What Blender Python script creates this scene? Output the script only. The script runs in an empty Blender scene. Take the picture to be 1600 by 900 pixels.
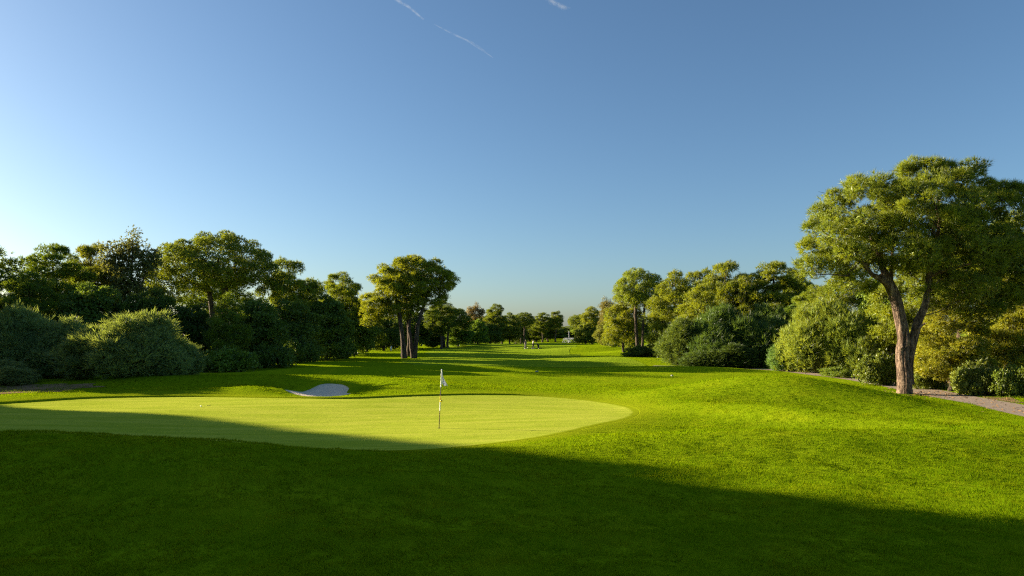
import bpy, math, random
import numpy as np
from mathutils import Vector

rad = math.radians
scene = bpy.context.scene
COL = scene.collection

# ------------------------------------------------------------------ camera, sky, sun, exposure
FPX, YH, HC = 1062.0, 520.0, 3.5          # focal length and horizon in photo pixels, eye height over the green
SUN_AZ, SUN_EL = -71.0, 14.5              # degrees left of the viewing direction (+Y), degrees above the horizon

cam_data = bpy.data.cameras.new('camera')
cam_data.sensor_width = 36.0
cam_data.lens = FPX / 1600.0 * 36.0
cam_data.shift_y = (YH - 450.0) / 1600.0
cam_data.clip_start = 0.1
cam_data.clip_end = 30000.0
cam = bpy.data.objects.new('camera', cam_data)
cam.location = (0, 0, HC)
cam.rotation_euler = (rad(90), 0, 0)
COL.objects.link(cam)
scene.camera = cam

world = bpy.data.worlds.new('World')
scene.world = world
world.use_nodes = True
wn = world.node_tree
wn.nodes.clear()
w_out = wn.nodes.new('ShaderNodeOutputWorld')
w_bg = wn.nodes.new('ShaderNodeBackground')
w_sky = wn.nodes.new('ShaderNodeTexSky')
w_sky.sky_type = 'NISHITA'
w_sky.sun_disc = False
w_sky.sun_elevation = rad(SUN_EL)
w_sky.sun_rotation = rad(SUN_AZ)
w_sky.altitude = 0.0
w_sky.air_density = 0.95
w_sky.dust_density = 1.05
w_sky.ozone_density = 4.0
w_bg.inputs['Strength'].default_value = 0.050
w_tint = wn.nodes.new('ShaderNodeMix')          # slightly hazier, greyer evening blue over the whole sky
w_tint.data_type = 'RGBA'; w_tint.blend_type = 'MULTIPLY'
w_tint.inputs[0].default_value = 1.0
w_tint.inputs[7].default_value = (0.99, 1.0, 0.95, 1)
wn.links.new(w_sky.outputs['Color'], w_tint.inputs[6])
wn.links.new(w_tint.outputs[2], w_bg.inputs['Color'])
wn.links.new(w_bg.outputs['Background'], w_out.inputs['Surface'])

SUNV = Vector((math.sin(rad(SUN_AZ)) * math.cos(rad(SUN_EL)), math.cos(rad(SUN_AZ)) * math.cos(rad(SUN_EL)), math.sin(rad(SUN_EL))))
sun_data = bpy.data.lights.new('sun', 'SUN')
sun_data.energy = 5.0
sun_data.angle = rad(0.75)
sun_data.color = (1.0, 0.84, 0.60)
sun = bpy.data.objects.new('sun', sun_data)
sun.rotation_euler = SUNV.to_track_quat('Z', 'Y').to_euler()
COL.objects.link(sun)

scene.view_settings.view_transform = 'Standard'
scene.view_settings.look = 'None'
scene.view_settings.exposure = 1.82
scene.view_settings.gamma = 1.0
scene.render.engine = 'CYCLES'
scene.cycles.use_denoising = False
scene.cycles.filter_width = 1.2
scene.cycles.max_bounces = 6
scene.cycles.diffuse_bounces = 3
scene.cycles.glossy_bounces = 2
scene.cycles.transmission_bounces = 4
scene.cycles.transparent_max_bounces = 32
scene.cycles.volume_bounces = 0
scene.cycles.use_light_tree = False
scene.cycles.sample_clamp_indirect = 6.0

# ------------------------------------------------------------------ helpers
def X(px, d): return (px - 800.0) / FPX * d
def Zt(py, d): return HC + (YH - py) / FPX * d
def G(px, py, z=0.0):
    d = (HC - z) * FPX / (py - YH)
    return (X(px, d), d)

def tag(o, label=None, cat=None, group=None, kind=None):
    if label: o['label'] = label
    if cat: o['category'] = cat
    if group: o['group'] = group
    if kind: o['kind'] = kind
    return o

def link(name, data, parent=None):
    o = bpy.data.objects.new(name, data)
    COL.objects.link(o)
    if parent is not None: o.parent = parent
    return o

def empty(name, loc=(0, 0, 0), rz=0.0):
    o = link(name, None)
    o.location = loc
    o.rotation_euler = (0, 0, rz)
    o.empty_display_size = 0.2
    return o

def fast_mesh(name, V, F, mat=None, smooth=False, shade=None):
    """F: (n,3) or (n,4) int array"""
    V = np.ascontiguousarray(V, dtype=np.float32); F = np.ascontiguousarray(F, dtype=np.int32)
    me = bpy.data.meshes.new(name)
    n, k = F.shape
    me.vertices.add(len(V)); me.vertices.foreach_set('co', V.ravel())
    me.loops.add(n * k); me.loops.foreach_set('vertex_index', F.ravel())
    me.polygons.add(n); me.polygons.foreach_set('loop_start', np.arange(0, n * k, k, dtype=np.int32))
    if smooth: me.polygons.foreach_set('use_smooth', np.ones(n, dtype=bool))
    me.update(calc_edges=True)
    if shade is not None:
        at = me.attributes.new('outward', 'FLOAT_VECTOR', 'POINT')
        at.data.foreach_set('vector', np.ascontiguousarray(shade, dtype=np.float32).ravel())
    if mat is not None: me.materials.append(mat)
    return me

class MB:
    """collects triangles and quads"""
    def __init__(s): s.V = []; s.T = []; s.n = 0
    def add(s, V, F):
        V = np.asarray(V, float); F = np.asarray(F, int)
        if F.shape[1] == 4: F = np.concatenate([F[:, [0, 1, 2]], F[:, [0, 2, 3]]])
        s.V.append(V); s.T.append(F + s.n); s.n += len(V)
        return s
    def tube(s, P, R, sides=6, cap=True, disp=0.0):
        P = np.asarray(P, float); n = len(P); R = np.broadcast_to(np.asarray(R, float), (n,))
        T = np.gradient(P, axis=0); T /= np.linalg.norm(T, axis=1)[:, None] + 1e-9
        ref = np.array([0.31, 0.95, 0.05]) if abs(T[0] @ np.array([0.31, 0.95, 0.05])) < .9 else np.array([1., 0, 0])
        V = []
        for i in range(n):
            u = ref - T[i] * (ref @ T[i]); u /= np.linalg.norm(u); ref = u
            w = np.cross(T[i], u)
            a = np.arange(sides) * 2 * math.pi / sides
            rr = R[i]
            if disp: rr = R[i] * (1 + disp * (fbm(np.cos(a) * 3.1 + 9, np.sin(a) * 3.1 + i * .045, 5, 3) * 1.3 + .6 * fbm(np.cos(a) * 8, np.sin(a) * 8 + i * .12, 8, 2)))[:, None]
            V.append(P[i] + rr * (np.cos(a)[:, None] * u + np.sin(a)[:, None] * w))
        V = np.concatenate(V)
        F = []
        for i in range(n - 1):
            for j in range(sides):
                k = (j + 1) % sides
                F.append((i * sides + j, i * sides + k, (i + 1) * sides + k, (i + 1) * sides + j))
        s.add(V, F)
        if cap:
            for e, i in ((0, 0), (1, n - 1)):
                W = np.concatenate([V[i * sides:(i + 1) * sides], [P[i]]])
                s.add(W, [(j, (j + 1) % sides, sides) for j in range(sides)])
        return s
    def box(s, c, d):
        c = np.asarray(c, float); d = np.asarray(d, float) / 2
        V = [c + d * np.array(q) for q in ((-1,-1,-1),(1,-1,-1),(1,1,-1),(-1,1,-1),(-1,-1,1),(1,-1,1),(1,1,1),(-1,1,1))]
        return s.add(V, [(0,3,2,1),(4,5,6,7),(0,1,5,4),(1,2,6,5),(2,3,7,6),(3,0,4,7)])
    def ball(s, c, r, seg=8, rings=6, sc=(1, 1, 1)):
        V = []; F = []
        for i in range(rings + 1):
            t = math.pi * i / rings
            for j in range(seg):
                p = 2 * math.pi * j / seg
                V.append((c[0] + r * sc[0] * math.sin(t) * math.cos(p), c[1] + r * sc[1] * math.sin(t) * math.sin(p), c[2] + r * sc[2] * math.cos(t)))
        for i in range(rings):
            for j in range(seg):
                k = (j + 1) % seg
                F.append((i * seg + j, (i + 1) * seg + j, (i + 1) * seg + k, i * seg + k))
        return s.add(V, F)
    def mesh(s, name, mat, smooth=False):
        return fast_mesh(name, np.concatenate(s.V), np.concatenate(s.T), mat, smooth)
    def obj(s, name, mat, parent=None, smooth=False):
        return link(name, s.mesh(name, mat, smooth), parent)

def smooth_path(pts, n, closed=False):
    """Catmull-Rom through pts, n samples"""
    P = np.asarray(pts, float)
    m = len(P)
    if closed:
        idx = lambda i: P[i % m]; segs = m
    else:
        idx = lambda i: P[min(max(i, 0), m - 1)]; segs = m - 1
    out = []
    ts = np.linspace(0, segs, n, endpoint=not closed)
    for t in ts:
        i = min(int(t), segs - 1); f = t - i
        p0, p1, p2, p3 = idx(i - 1), idx(i), idx(i + 1), idx(i + 2)
        out.append(0.5 * (2 * p1 + (p2 - p0) * f + (2 * p0 - 5 * p1 + 4 * p2 - p3) * f * f + (3 * p1 - p0 - 3 * p2 + p3) * f ** 3))
    return np.array(out)

def vnoise(x, y, seed=0):
    x = np.asarray(x, float); y = np.asarray(y, float)
    xi = np.floor(x).astype(np.int64); yi = np.floor(y).astype(np.int64)
    fx = x - xi; fy = y - yi
    fx = fx * fx * (3 - 2 * fx); fy = fy * fy * (3 - 2 * fy)
    def h(a, b):
        v = (a * 374761393 + b * 668265263 + seed * 982451653) & 0x7fffffff
        v = ((v ^ (v >> 13)) * 1274126177) & 0x7fffffff
        return ((v ^ (v >> 16)) & 0xffff) / 65535.0
    return (h(xi, yi) * (1 - fx) + h(xi + 1, yi) * fx) * (1 - fy) + (h(xi, yi + 1) * (1 - fx) + h(xi + 1, yi + 1) * fx) * fy

def fbm(x, y, seed=0, o=4):
    s = 0; a = .5
    for i in range(o):
        s = s + a * (vnoise(x, y, seed + i) - .5); x = x * 2.03 + 11.3; y = y * 2.03 + 5.7; a *= .5
    return s

def sdist(px, py, poly):
    """signed distance to a closed polygon, negative inside"""
    px = np.asarray(px, float).ravel(); py = np.asarray(py, float).ravel()
    best = np.full(px.shape, 1e18); ins = np.zeros(px.shape, bool)
    n = len(poly)
    for i in range(n):
        ax, ay = poly[i]; bx, by = poly[(i + 1) % n]
        dx, dy = bx - ax, by - ay
        t = np.clip(((px - ax) * dx + (py - ay) * dy) / (dx * dx + dy * dy + 1e-12), 0, 1)
        best = np.minimum(best, (px - ax - t * dx) ** 2 + (py - ay - t * dy) ** 2)
        c = ((ay > py) != (by > py))
        if c.any():
            with np.errstate(divide='ignore', invalid='ignore'):
                ins ^= c & (px < (bx - ax) * (py - ay) / (by - ay + 1e-30) + ax)
    d = np.sqrt(best)
    return np.where(ins, -d, d)

def sstep(a, b, x):
    t = np.clip((x - a) / (b - a), 0, 1)
    return t * t * (3 - 2 * t)

# ------------------------------------------------------------------ materials
class NT:
    def __init__(s, name):
        s.m = bpy.data.materials.new(name); s.m.use_nodes = True
        s.t = s.m.node_tree; s.t.nodes.clear()
        s.out = s.n('ShaderNodeOutputMaterial')
    def n(s, kind, **kw):
        nd = s.t.nodes.new(kind)
        for k, v in kw.items():
            if k in nd.inputs.keys(): nd.inputs[k].default_value = v
            else: setattr(nd, k, v)
        return nd
    def l(s, a, b): s.t.links.new(a, b)
    def coords(s, which='Object'): return s.n('ShaderNodeTexCoord').outputs[which]
    def noise(s, vec, scale, detail=4, rough=.55, stretch=None):
        if stretch is not None:
            mp = s.n('ShaderNodeMapping'); mp.inputs['Scale'].default_value = stretch
            s.l(vec, mp.inputs['Vector']); vec = mp.outputs['Vector']
        nd = s.n('ShaderNodeTexNoise', Scale=scale, Detail=detail, Roughness=rough)
        s.l(vec, nd.inputs['Vector'])
        return nd.outputs['Fac']
    def ramp(s, fac, stops):
        r = s.n('ShaderNodeValToRGB')
        e = r.color_ramp.elements
        while len(e) < len(stops): e.new(.5)
        for k, (p, c) in enumerate(stops):
            e[k].position = p; e[k].color = (*c, 1) if len(c) == 3 else c
        s.l(fac, r.inputs['Fac'])
        return r.outputs['Color']
    def mix(s, fac, a, b, mode='MIX'):
        m = s.n('ShaderNodeMix', data_type='RGBA', blend_type=mode)
        for sock, v in ((m.inputs['Factor'], fac), (m.inputs['A'], a), (m.inputs['B'], b)):
            pass
        fi, ai, bi = m.inputs[0], m.inputs[6], m.inputs[7]
        for sock, v in ((fi, fac), (ai, a), (bi, b)):
            if hasattr(v, 'is_output'): s.l(v, sock)
            elif isinstance(v, (tuple, list)): sock.default_value = (*v, 1) if len(v) == 3 else v
            else: sock.default_value = v
        return m.outputs[2]
    def bump(s, h, strength, dist=1.0, normal=None):
        b = s.n('ShaderNodeBump', Strength=strength, Distance=dist)
        s.l(h, b.inputs['Height'])
        if normal is not None: s.l(normal, b.inputs['Normal'])
        return b.outputs['Normal']
    def soft_normal(s, k):
        a = s.n('ShaderNodeAttribute'); a.attribute_name = 'outward'
        vt = s.n('ShaderNodeVectorTransform', vector_type='NORMAL', convert_from='OBJECT', convert_to='WORLD')
        s.l(a.outputs['Vector'], vt.inputs[0])
        g = s.n('ShaderNodeNewGeometry')
        m = s.n('ShaderNodeMix', data_type='VECTOR'); m.inputs[0].default_value = k
        s.l(g.outputs['Normal'], m.inputs[4]); s.l(vt.outputs[0], m.inputs[5])
        nz = s.n('ShaderNodeVectorMath', operation='NORMALIZE'); s.l(m.outputs[1], nz.inputs[0])
        return nz.outputs[0]
    def surface(s, sh): s.l(sh, s.out.inputs['Surface']); return s.m
    def principled(s, color, rough=.7, normal=None, spec=.3, metal=0.0):
        p = s.n('ShaderNodeBsdfPrincipled')
        if hasattr(color, 'is_output'): s.l(color, p.inputs['Base Color'])
        else: p.inputs['Base Color'].default_value = (*color, 1)
        p.inputs['Roughness'].default_value = rough
        p.inputs['Specular IOR Level'].default_value = spec
        p.inputs['Metallic'].default_value = metal
        if normal is not None: s.l(normal, p.inputs['Normal'])
        return p.outputs['BSDF']

def turf_mat(name, lo, hi, fine=60.0, bump=.6, bdist=.03, streak=None, patch=None, rim=None):
    t = NT(name)
    c = t.coords()
    big = t.noise(c, .22, 4)
    mid = t.noise(c, 2.2, 5, .6)
    fin = t.noise(c, fine, 3, .6)
    f = t.mix(.5, big, mid)
    f = t.mix(.35, f, fin)
    col = t.ramp(f, [(.36, lo), (.64, hi)])
    if streak is not None:
        st = t.noise(c, 1.0, 4, .6, stretch=streak)
        col = t.mix(t.ramp(st, [(.42, (0, 0, 0)), (.60, (1, 1, 1))]), col, t.mix(.8, col, patch or hi))
    elif patch is not None:
        st = t.noise(c, .5, 4, .6)
        col = t.mix(t.ramp(st, [(.5, (0, 0, 0)), (.72, (.8, .8, .8))]), col, patch)
    if rim is not None:      # mown edge passing raggedly into the fringe
        at = t.n('ShaderNodeAttribute'); at.attribute_name = 'outward'
        sp = t.n('ShaderNodeSeparateXYZ'); t.l(at.outputs['Vector'], sp.inputs[0])
        ma = t.n('ShaderNodeMath', operation='MULTIPLY_ADD'); t.l(t.noise(c, 3.0, 5, .7), ma.inputs[0]); ma.inputs[1].default_value = .03; t.l(sp.outputs[0], ma.inputs[2])
        col = t.mix(t.ramp(ma.outputs[0], [(.990, (0, 0, 0)), (1.0, (1, 1, 1))]), col, rim)
    nr = t.bump(fin, bump, bdist)
    nr = t.bump(mid, bump * .6, bdist * 3, nr)
    d = t.n('ShaderNodeBsdfDiffuse'); t.l(col, d.inputs['Color']); t.l(nr, d.inputs['Normal'])
    return t.surface(d.outputs['BSDF'])

def blade_mat(name, lo, hi, transl=.4):
    t = NT(name)
    c = t.coords()
    big = t.noise(c, .35, 4)
    fin = t.noise(c, 9.0, 4, .65)
    f = t.mix(.65, big, fin)
    col = t.ramp(f, [(.34, lo), (.66, hi)])
    pt_ = t.ramp(t.noise(c, .55, 5, .7), [(.50, (0, 0, 0)), (.68, (.65, .65, .65))])
    col = t.mix(pt_, col, (.250, .325, .006))
    d = t.n('ShaderNodeBsdfDiffuse'); t.l(col, d.inputs['Color']); t.l(t.soft_normal(.82), d.inputs['Normal'])
    r = t.n('ShaderNodeBsdfTranslucent')
    t.l(t.mix(.5, col, t.mix(1.0, col, (1.7, 1.2, .4), 'MULTIPLY')), r.inputs['Color'])
    m = t.n('ShaderNodeMixShader'); m.inputs[0].default_value = transl
    t.l(d.outputs[0], m.inputs[1]); t.l(r.outputs[0], m.inputs[2])
    return t.surface(m.outputs[0])

def leaf_mat(name, lo, hi, transl=.35, scale=.9):
    t = NT(name)
    c = t.coords()
    big = t.noise(c, scale, 3)
    fin = t.noise(c, scale * 9, 3, .6)
    f = t.mix(.45, big, fin)
    col = t.ramp(f, [(.36, lo), (.66, hi)])
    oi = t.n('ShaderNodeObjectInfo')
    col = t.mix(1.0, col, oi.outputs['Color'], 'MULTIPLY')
    d = t.n('ShaderNodeBsdfDiffuse'); t.l(col, d.inputs['Color']); t.l(t.soft_normal(.6), d.inputs['Normal'])
    r = t.n('ShaderNodeBsdfTranslucent')
    t.l(t.mix(1.0, col, (1.25 * transl / .4, 1.05 * transl / .4, .45 * transl / .4), 'MULTIPLY'), r.inputs['Color'])
    m = t.n('ShaderNodeAddShader')
    t.l(d.outputs[0], m.inputs[0]); t.l(r.outputs[0], m.inputs[1])
    g = t.n('ShaderNodeBsdfGlossy', Roughness=.45); g.inputs['Color'].default_value = (.8, .8, .8, 1)
    m2 = t.n('ShaderNodeMixShader'); m2.inputs[0].default_value = .03
    t.l(m.outputs[0], m2.inputs[1]); t.l(g.outputs[0], m2.inputs[2])
    return t.surface(m2.outputs[0])

def bark_mat(name, lo, hi, scale=3.0):
    t = NT(name)
    c = t.coords()
    a = t.noise(c, scale, 6, .65, stretch=(2.2, 2.2, .55))
    b = t.noise(c, scale * 4, 5, .6, stretch=(2.0, 2.0, .7))
    f = t.mix(.4, a, b)
    col = t.ramp(f, [(.40, tuple(v * .30 for v in lo)), (.49, lo), (.60, hi)])
    nr = t.bump(f, 1.0, .10)
    return t.surface(t.principled(col, .9, nr, .15))

def plain(name, color, rough=.6, metal=0., spec=.3, var=.12, scale=25.):
    t = NT(name)
    n = t.noise(t.coords(), scale, 3)
    col = t.ramp(n, [(.3, tuple(v * (1 - var) for v in color)), (.7, tuple(min(1, v * (1 + var)) for v in color))])
    return t.surface(t.principled(col, rough, None, spec, metal))

M = {}
M['rough'] = turf_mat('rough_turf', (.145, .215, .003), (.205, .288, .005), 30, .6, .04, patch=(.245, .290, .006))
M['fairway'] = turf_mat('fairway_turf', (.150, .228, .009), (.210, .300, .014), 40, .7, .03, streak=(.06, .5, 1), patch=(.225, .300, .016))
M['green'] = turf_mat('putting_turf', (.265, .330, .022), (.340, .400, .036), 90, .35, .012, streak=(.25, 1.6, 1), patch=(.40, .43, .050), rim=(.200, .248, .007))
def collar_mat():
    t = NT('collar_grass'); c = t.coords()
    fin = t.noise(c, 30, 3, .6); mid = t.noise(c, 1.6, 5, .65)
    at = t.n('ShaderNodeAttribute'); at.attribute_name = 'outward'
    sp = t.n('ShaderNodeSeparateXYZ'); t.l(at.outputs['Vector'], sp.inputs[0])
    ad = t.n('ShaderNodeMath', operation='ADD'); t.l(sp.outputs[0], ad.inputs[0])
    sb = t.n('ShaderNodeMath', operation='MULTIPLY_ADD'); t.l(mid, sb.inputs[0]); sb.inputs[1].default_value = 1.2; sb.inputs[2].default_value = -.6
    t.l(sb.outputs[0], ad.inputs[1])
    rough = t.ramp(fin, [(.36, (.145, .215, .003)), (.64, (.205, .288, .005))])
    col = t.ramp(fin, [(.36, (.175, .225, .005)), (.64, (.225, .270, .008))])
    col = t.mix(t.ramp(ad.outputs[0], [(.1, (0, 0, 0)), (.9, (1, 1, 1))]), col, rough)
    d = t.n('ShaderNodeBsdfDiffuse'); t.l(col, d.inputs['Color']); t.l(t.bump(fin, .6, .04), d.inputs['Normal'])
    return t.surface(d.outputs['BSDF'])
M['collar'] = collar_mat()
M['blade'] = blade_mat('grass_blades', (.122, .255, .002), (.222, .350, .005), .42)
M['sand'] = turf_mat('bunker_sand', (.66, .535, .385), (.82, .675, .50), 14, .9, .05)
M['earth'] = turf_mat('bare_soil', (.20, .125, .065), (.33, .215, .120), 12, .8, .05, patch=(.12, .12, .04))
M['needle'] = leaf_mat('pine_needles', (.055, .086, .008), (.165, .198, .013), .38, .9)
M['stone_needle'] = leaf_mat('stone_pine_needles', (.075, .118, .012), (.175, .215, .020), .36, .8)
M['feather'] = leaf_mat('feathery_foliage', (.120, .165, .050), (.205, .250, .075), .38, .7)
M['leaf'] = leaf_mat('broad_leaves', (.058, .094, .013), (.140, .185, .026), .34, 1.2)
M['euc'] = leaf_mat('drooping_leaves', (.075, .092, .026), (.135, .145, .045), .36, 1.1)
M['bark'] = bark_mat('pine_bark', (.095, .064, .044), (.285, .205, .142), 2.6)
M['bark_dark'] = bark_mat('dark_bark', (.060, .045, .033), (.145, .110, .082), 2.6)

# ------------------------------------------------------------------ terrain
GREEN = smooth_path([(-25.5, 33.8), (-22.7, 37.0), (-17.5, 37.4), (-11.7, 35.4), (-8.2, 34.8), (-5.2, 36.6), (-1.8, 38.2), (1.8, 37.9),
                     (4.4, 35.4), (5.6, 31.2), (4.9, 27.5), (2.8, 24.4), (1.0, 22.1), (-.9, 20.6), (-2.9, 19.6), (-5.6, 19.3),
                     (-10.5, 19.6), (-16.3, 20.6), (-21.5, 22.5), (-26.0, 26.0), (-27.8, 30.0)], 220, True)
BUNKER = smooth_path([(-12.7, 39.2), (-11.4, 38.4), (-10.3, 38.9), (-9.5, 40.1), (-10.0, 41.2), (-10.2, 42.6), (-11.0, 43.6), (-12.2, 43.7),
                      (-12.7, 42.4), (-12.9, 41.2), (-13.4, 40.1)], 120, True)
PATH = smooth_path([(14.5, 70.5), (19.5, 68.0), (22.8, 65.0), (25.0, 60.5), (25.9, 52.0), (25.3, 44.5), (24.0, 37.5), (23.4, 33.0), (22.6, 29.5),
                    (22.0, 24.0), (22.5, 16.0)], 160)

MOUNDS = [  # cx, cy, sx, sy, rot, amp
    (-10.5, 16.4, 6.4, 3.0, -5, .92),      # rise that hides the front of the green
    (-22, 17.0, 6.0, 4.0, 0, .22),
    (13.0, 34.3, 4.2, 2.7, -14, 1.34),   # mound right of the green
    
    (8.0, 19.9, 5.6, 1.5, -3, .55),      # ridge in front of the green, right
    (17.0, 19.6, 6.0, 2.0, 8, .34),
    (10.8, 26.3, 4.8, 1.15, -50, .62),
    (13.8, 29.2, 4.2, 1.5, -42, -.46),
    (-21.5, 45.0, 6.0, 2.4, 4, .58),     # long bank behind the green, left
    (-14.6, 39.9, 2.3, 1.1, 3, .34),
    (-12.5, 46.4, 3.6, 1.8, 6, .38),     # back of the bunker
    (-7.6, 44.0, 2.6, 1.5, -8, .42),
    (-5.0, 41.3, 3.0, 1.1, 4, .28),
    (-11.2, 41.0, 1.7, 1.9, 0, -.46),    # bunker bowl
    (-3.5, 48.5, 5.5, 1.5, 3, .42),
    (-14.0, 55.5, 5.0, 2.0, 5, .66),
    (-7.0, 61.0, 8.0, 2.0, 3, .58),
    (-21.5, 60.0, 3.6, 1.6, 3, -.35),
    (-17, 72, 9, 4, 0, .35),
    (3, 55.0, 9, 1.5, 2, .34),
    (16, 62.0, 8, 3.0, -4, .40),
    (10, 81, 8, 4, 6, .55), (21, 77, 6, 3, 0, .5),
    (16, 97, 6, 3.5, 0, .75), (10, 108, 4, 2.5, 0, -.5), (20, 110, 5, 3, 0, .8), (13, 122, 6, 4, 0, .8), (22, 132, 6, 5, 0, .7),
    (-12, 118, 9, 7, 0, .5), (-2, 105, 12, 2.2, 3, .28), (2, 128, 14, 3.0, -2, .30), (0, 150, 12, 4, 2, .35), (-14, 170, 10, 8, 0, .9), (4, 185, 16, 6, 0, .5),
    (25, 165, 10, 8, 0, .7), (16, 206, 10, 6, 0, .45),
    (22, 242, 14, 11, 0, -1.0),          # pond basin
    (-40, 62, 12, 16, 0, .4), (36, 48, 8, 20, 0, .2),
]
def axis(segs):
    out = [segs[0][0]]
    for a, b, n in segs: out += list(np.linspace(a, b, n + 1)[1:])
    return np.array(out)
def stretch(a, b, n, p=2.2):
    t = (np.arange(1, n + 1) / n) ** p
    return a + (b - a) * t
gx = np.concatenate([stretch(-62, -4000, 22)[::-1], np.linspace(-62, -30, 54)[:-1], np.linspace(-30, 32, 148)[:-1], np.linspace(32, 62, 40), stretch(62, 4000, 22)])
gy = np.concatenate([stretch(-12, -1500, 14)[::-1], np.linspace(-12, 5, 24)[:-1], np.linspace(5, 66, 146)[:-1], np.linspace(66, 140, 120)[:-1], np.linspace(140, 280, 110), stretch(280, 7000, 26)])
GX, GY = np.meshgrid(gx, gy)
def raw_height(x, y):
    z = np.zeros_like(x)
    for cx, cy, sx, sy, r, a in MOUNDS:
        c, s_ = math.cos(rad(r)), math.sin(rad(r))
        u = (x - cx) * c + (y - cy) * s_; v = -(x - cx) * s_ + (y - cy) * c
        z = z + a * np.exp(-.5 * ((u / sx) ** 2 + (v / sy) ** 2))
    sd = sdist(x, y, GREEN).reshape(x.shape)
    keep = sstep(-1.5, 3.0, sd)
    z = z * (.12 + .88 * keep)
    near = 1 - sstep(6, 19, y)
    z = z + .42 * near * np.exp(-(x / 40) ** 2)
    nz = fbm(x * .16, y * .16, 3, 3) * .18 + fbm(x * .5, y * .5, 9, 2) * .05
    z = z + nz * sstep(0, 4, sd) * np.exp(-np.maximum(np.abs(y - 40) - 260, 0) / 300)
    z = z + .11 * np.sin(x * .24 + .5) * np.sin(y * .30 + .4) * (1 - sstep(0, 3, sd))
    # path bed runs level across
    pd = np.full(x.shape, 1e9)
    for q in PATH[::2]: pd = np.minimum(pd, (x - q[0]) ** 2 + (y - q[1]) ** 2)
    z = z * (.35 + .65 * sstep(1.5, 5.0, np.sqrt(pd)))
    return z
GZ = raw_height(GX, GY)
def H(x, y):
    x = np.asarray(x, float); y = np.asarray(y, float)
    i = np.clip(np.searchsorted(gx, x) - 1, 0, len(gx) - 2); j = np.clip(np.searchsorted(gy, y) - 1, 0, len(gy) - 2)
    u = np.clip((x - gx[i]) / (gx[i + 1] - gx[i]), 0, 1); v = np.clip((y - gy[j]) / (gy[j + 1] - gy[j]), 0, 1)
    return (GZ[j, i] * (1 - u) + GZ[j, i + 1] * u) * (1 - v) + (GZ[j + 1, i] * (1 - u) + GZ[j + 1, i + 1] * u) * v

def grid_faces(nr, nc, wrap=False):
    r = np.arange(nr - 1)[:, None]; c = np.arange(nc if wrap else nc - 1)[None, :]
    c2 = (c + 1) % nc
    return np.stack([r * nc + c, r * nc + c2, (r + 1) * nc + c2, (r + 1) * nc + c], -1).reshape(-1, 4)

ground = link('ground', fast_mesh('ground', np.stack([GX, GY, GZ], -1).reshape(-1, 3), grid_faces(len(gy), len(gx)), M['rough'], True))
tag(ground, 'rolling bright green rough grass covering the whole course', kind='structure')

def polar_sheet(name, poly, off, mat, rings=40, dome=0.0):
    c = poly.mean(0)
    f = np.concatenate([[.001], np.linspace(0, 1, rings + 1)[1:]])
    P = c + (poly - c)[None] * f[:, None, None]
    z = H(P[..., 0], P[..., 1]) + off
    V = np.concatenate([P, z[..., None]], -1).reshape(-1, 3)
    S = np.zeros((rings + 1, len(poly), 3)); S[..., 0] = np.linspace(0, 1, rings + 1)[:, None]
    return link(name, fast_mesh(name, V, grid_faces(rings + 1, len(poly), True), mat, True, S.reshape(-1, 3)))

tag(polar_sheet('putting_green', GREEN, .014, M['green'], 70), 'pale yellow green closely mown putting green around the flagstick', kind='structure')
tag(polar_sheet('sand_bunker', BUNKER, .025, M['sand'], 30), 'grey white sand bunker behind the putting green', kind='structure')

def lip(name, poly, hfun, width, mat, label, rag=0.0):
    """turf edge standing above the sheet it encloses"""
    n = len(poly)
    t = np.roll(poly, -1, 0) - np.roll(poly, 1, 0); t /= np.linalg.norm(t, axis=1)[:, None]
    nr = np.stack([t[:, 1], -t[:, 0]], -1)
    area = np.sum(poly[:, 0] * np.roll(poly[:, 1], -1) - np.roll(poly[:, 0], -1) * poly[:, 1])
    if area < 0: nr = -nr
    hh = np.array([hfun(p) for p in poly]) * (1 + rag * (vnoise(np.arange(n) * .9, np.zeros(n), 5) - .5))
    rows = []; tt = []
    for o, k, b in ((-.02, 0, -.02), (0.0, .75, 0), (.08, 1.0, 0), (width * .25, .85, 0), (width * .5, .5, .002), (width * .8, .2, .004), (width, 0, -.02)):
        P = poly + nr * o
        rows.append(np.column_stack([P, H(P[:, 0], P[:, 1]) + hh * k + b + .006])); tt.append(np.tile([max(0, o / width), 0, 0], (n, 1)))
    o = link(name, fast_mesh(name, np.concatenate(rows), grid_faces(len(rows), n, True), mat, True, np.concatenate(tt)))
    return tag(o, label, kind='structure')
lip('green_collar', GREEN, lambda p: .004 + .085 * float(sstep(31, 34.0, p[1])) * float(1 - sstep(-.5, 2.5, p[0])), 2.6, M['collar'], 'yellowish collar of fringe grass around the putting green')
lip('bunker_edge', BUNKER, lambda p: .05 + .12 * float(sstep(40, 42.5, p[1])), .8, M['rough'], 'raised turf edge around the sand bunker', .6)

def strip(name, rows, off, mat, label):
    rows = np.asarray(rows)
    z = H(rows[..., 0], rows[..., 1]) + off
    V = np.concatenate([rows, z[..., None]], -1).reshape(-1, 3)
    return tag(link(name, fast_mesh(name, V, grid_faces(rows.shape[0], rows.shape[1]), mat, True)), label, kind='structure')

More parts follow.
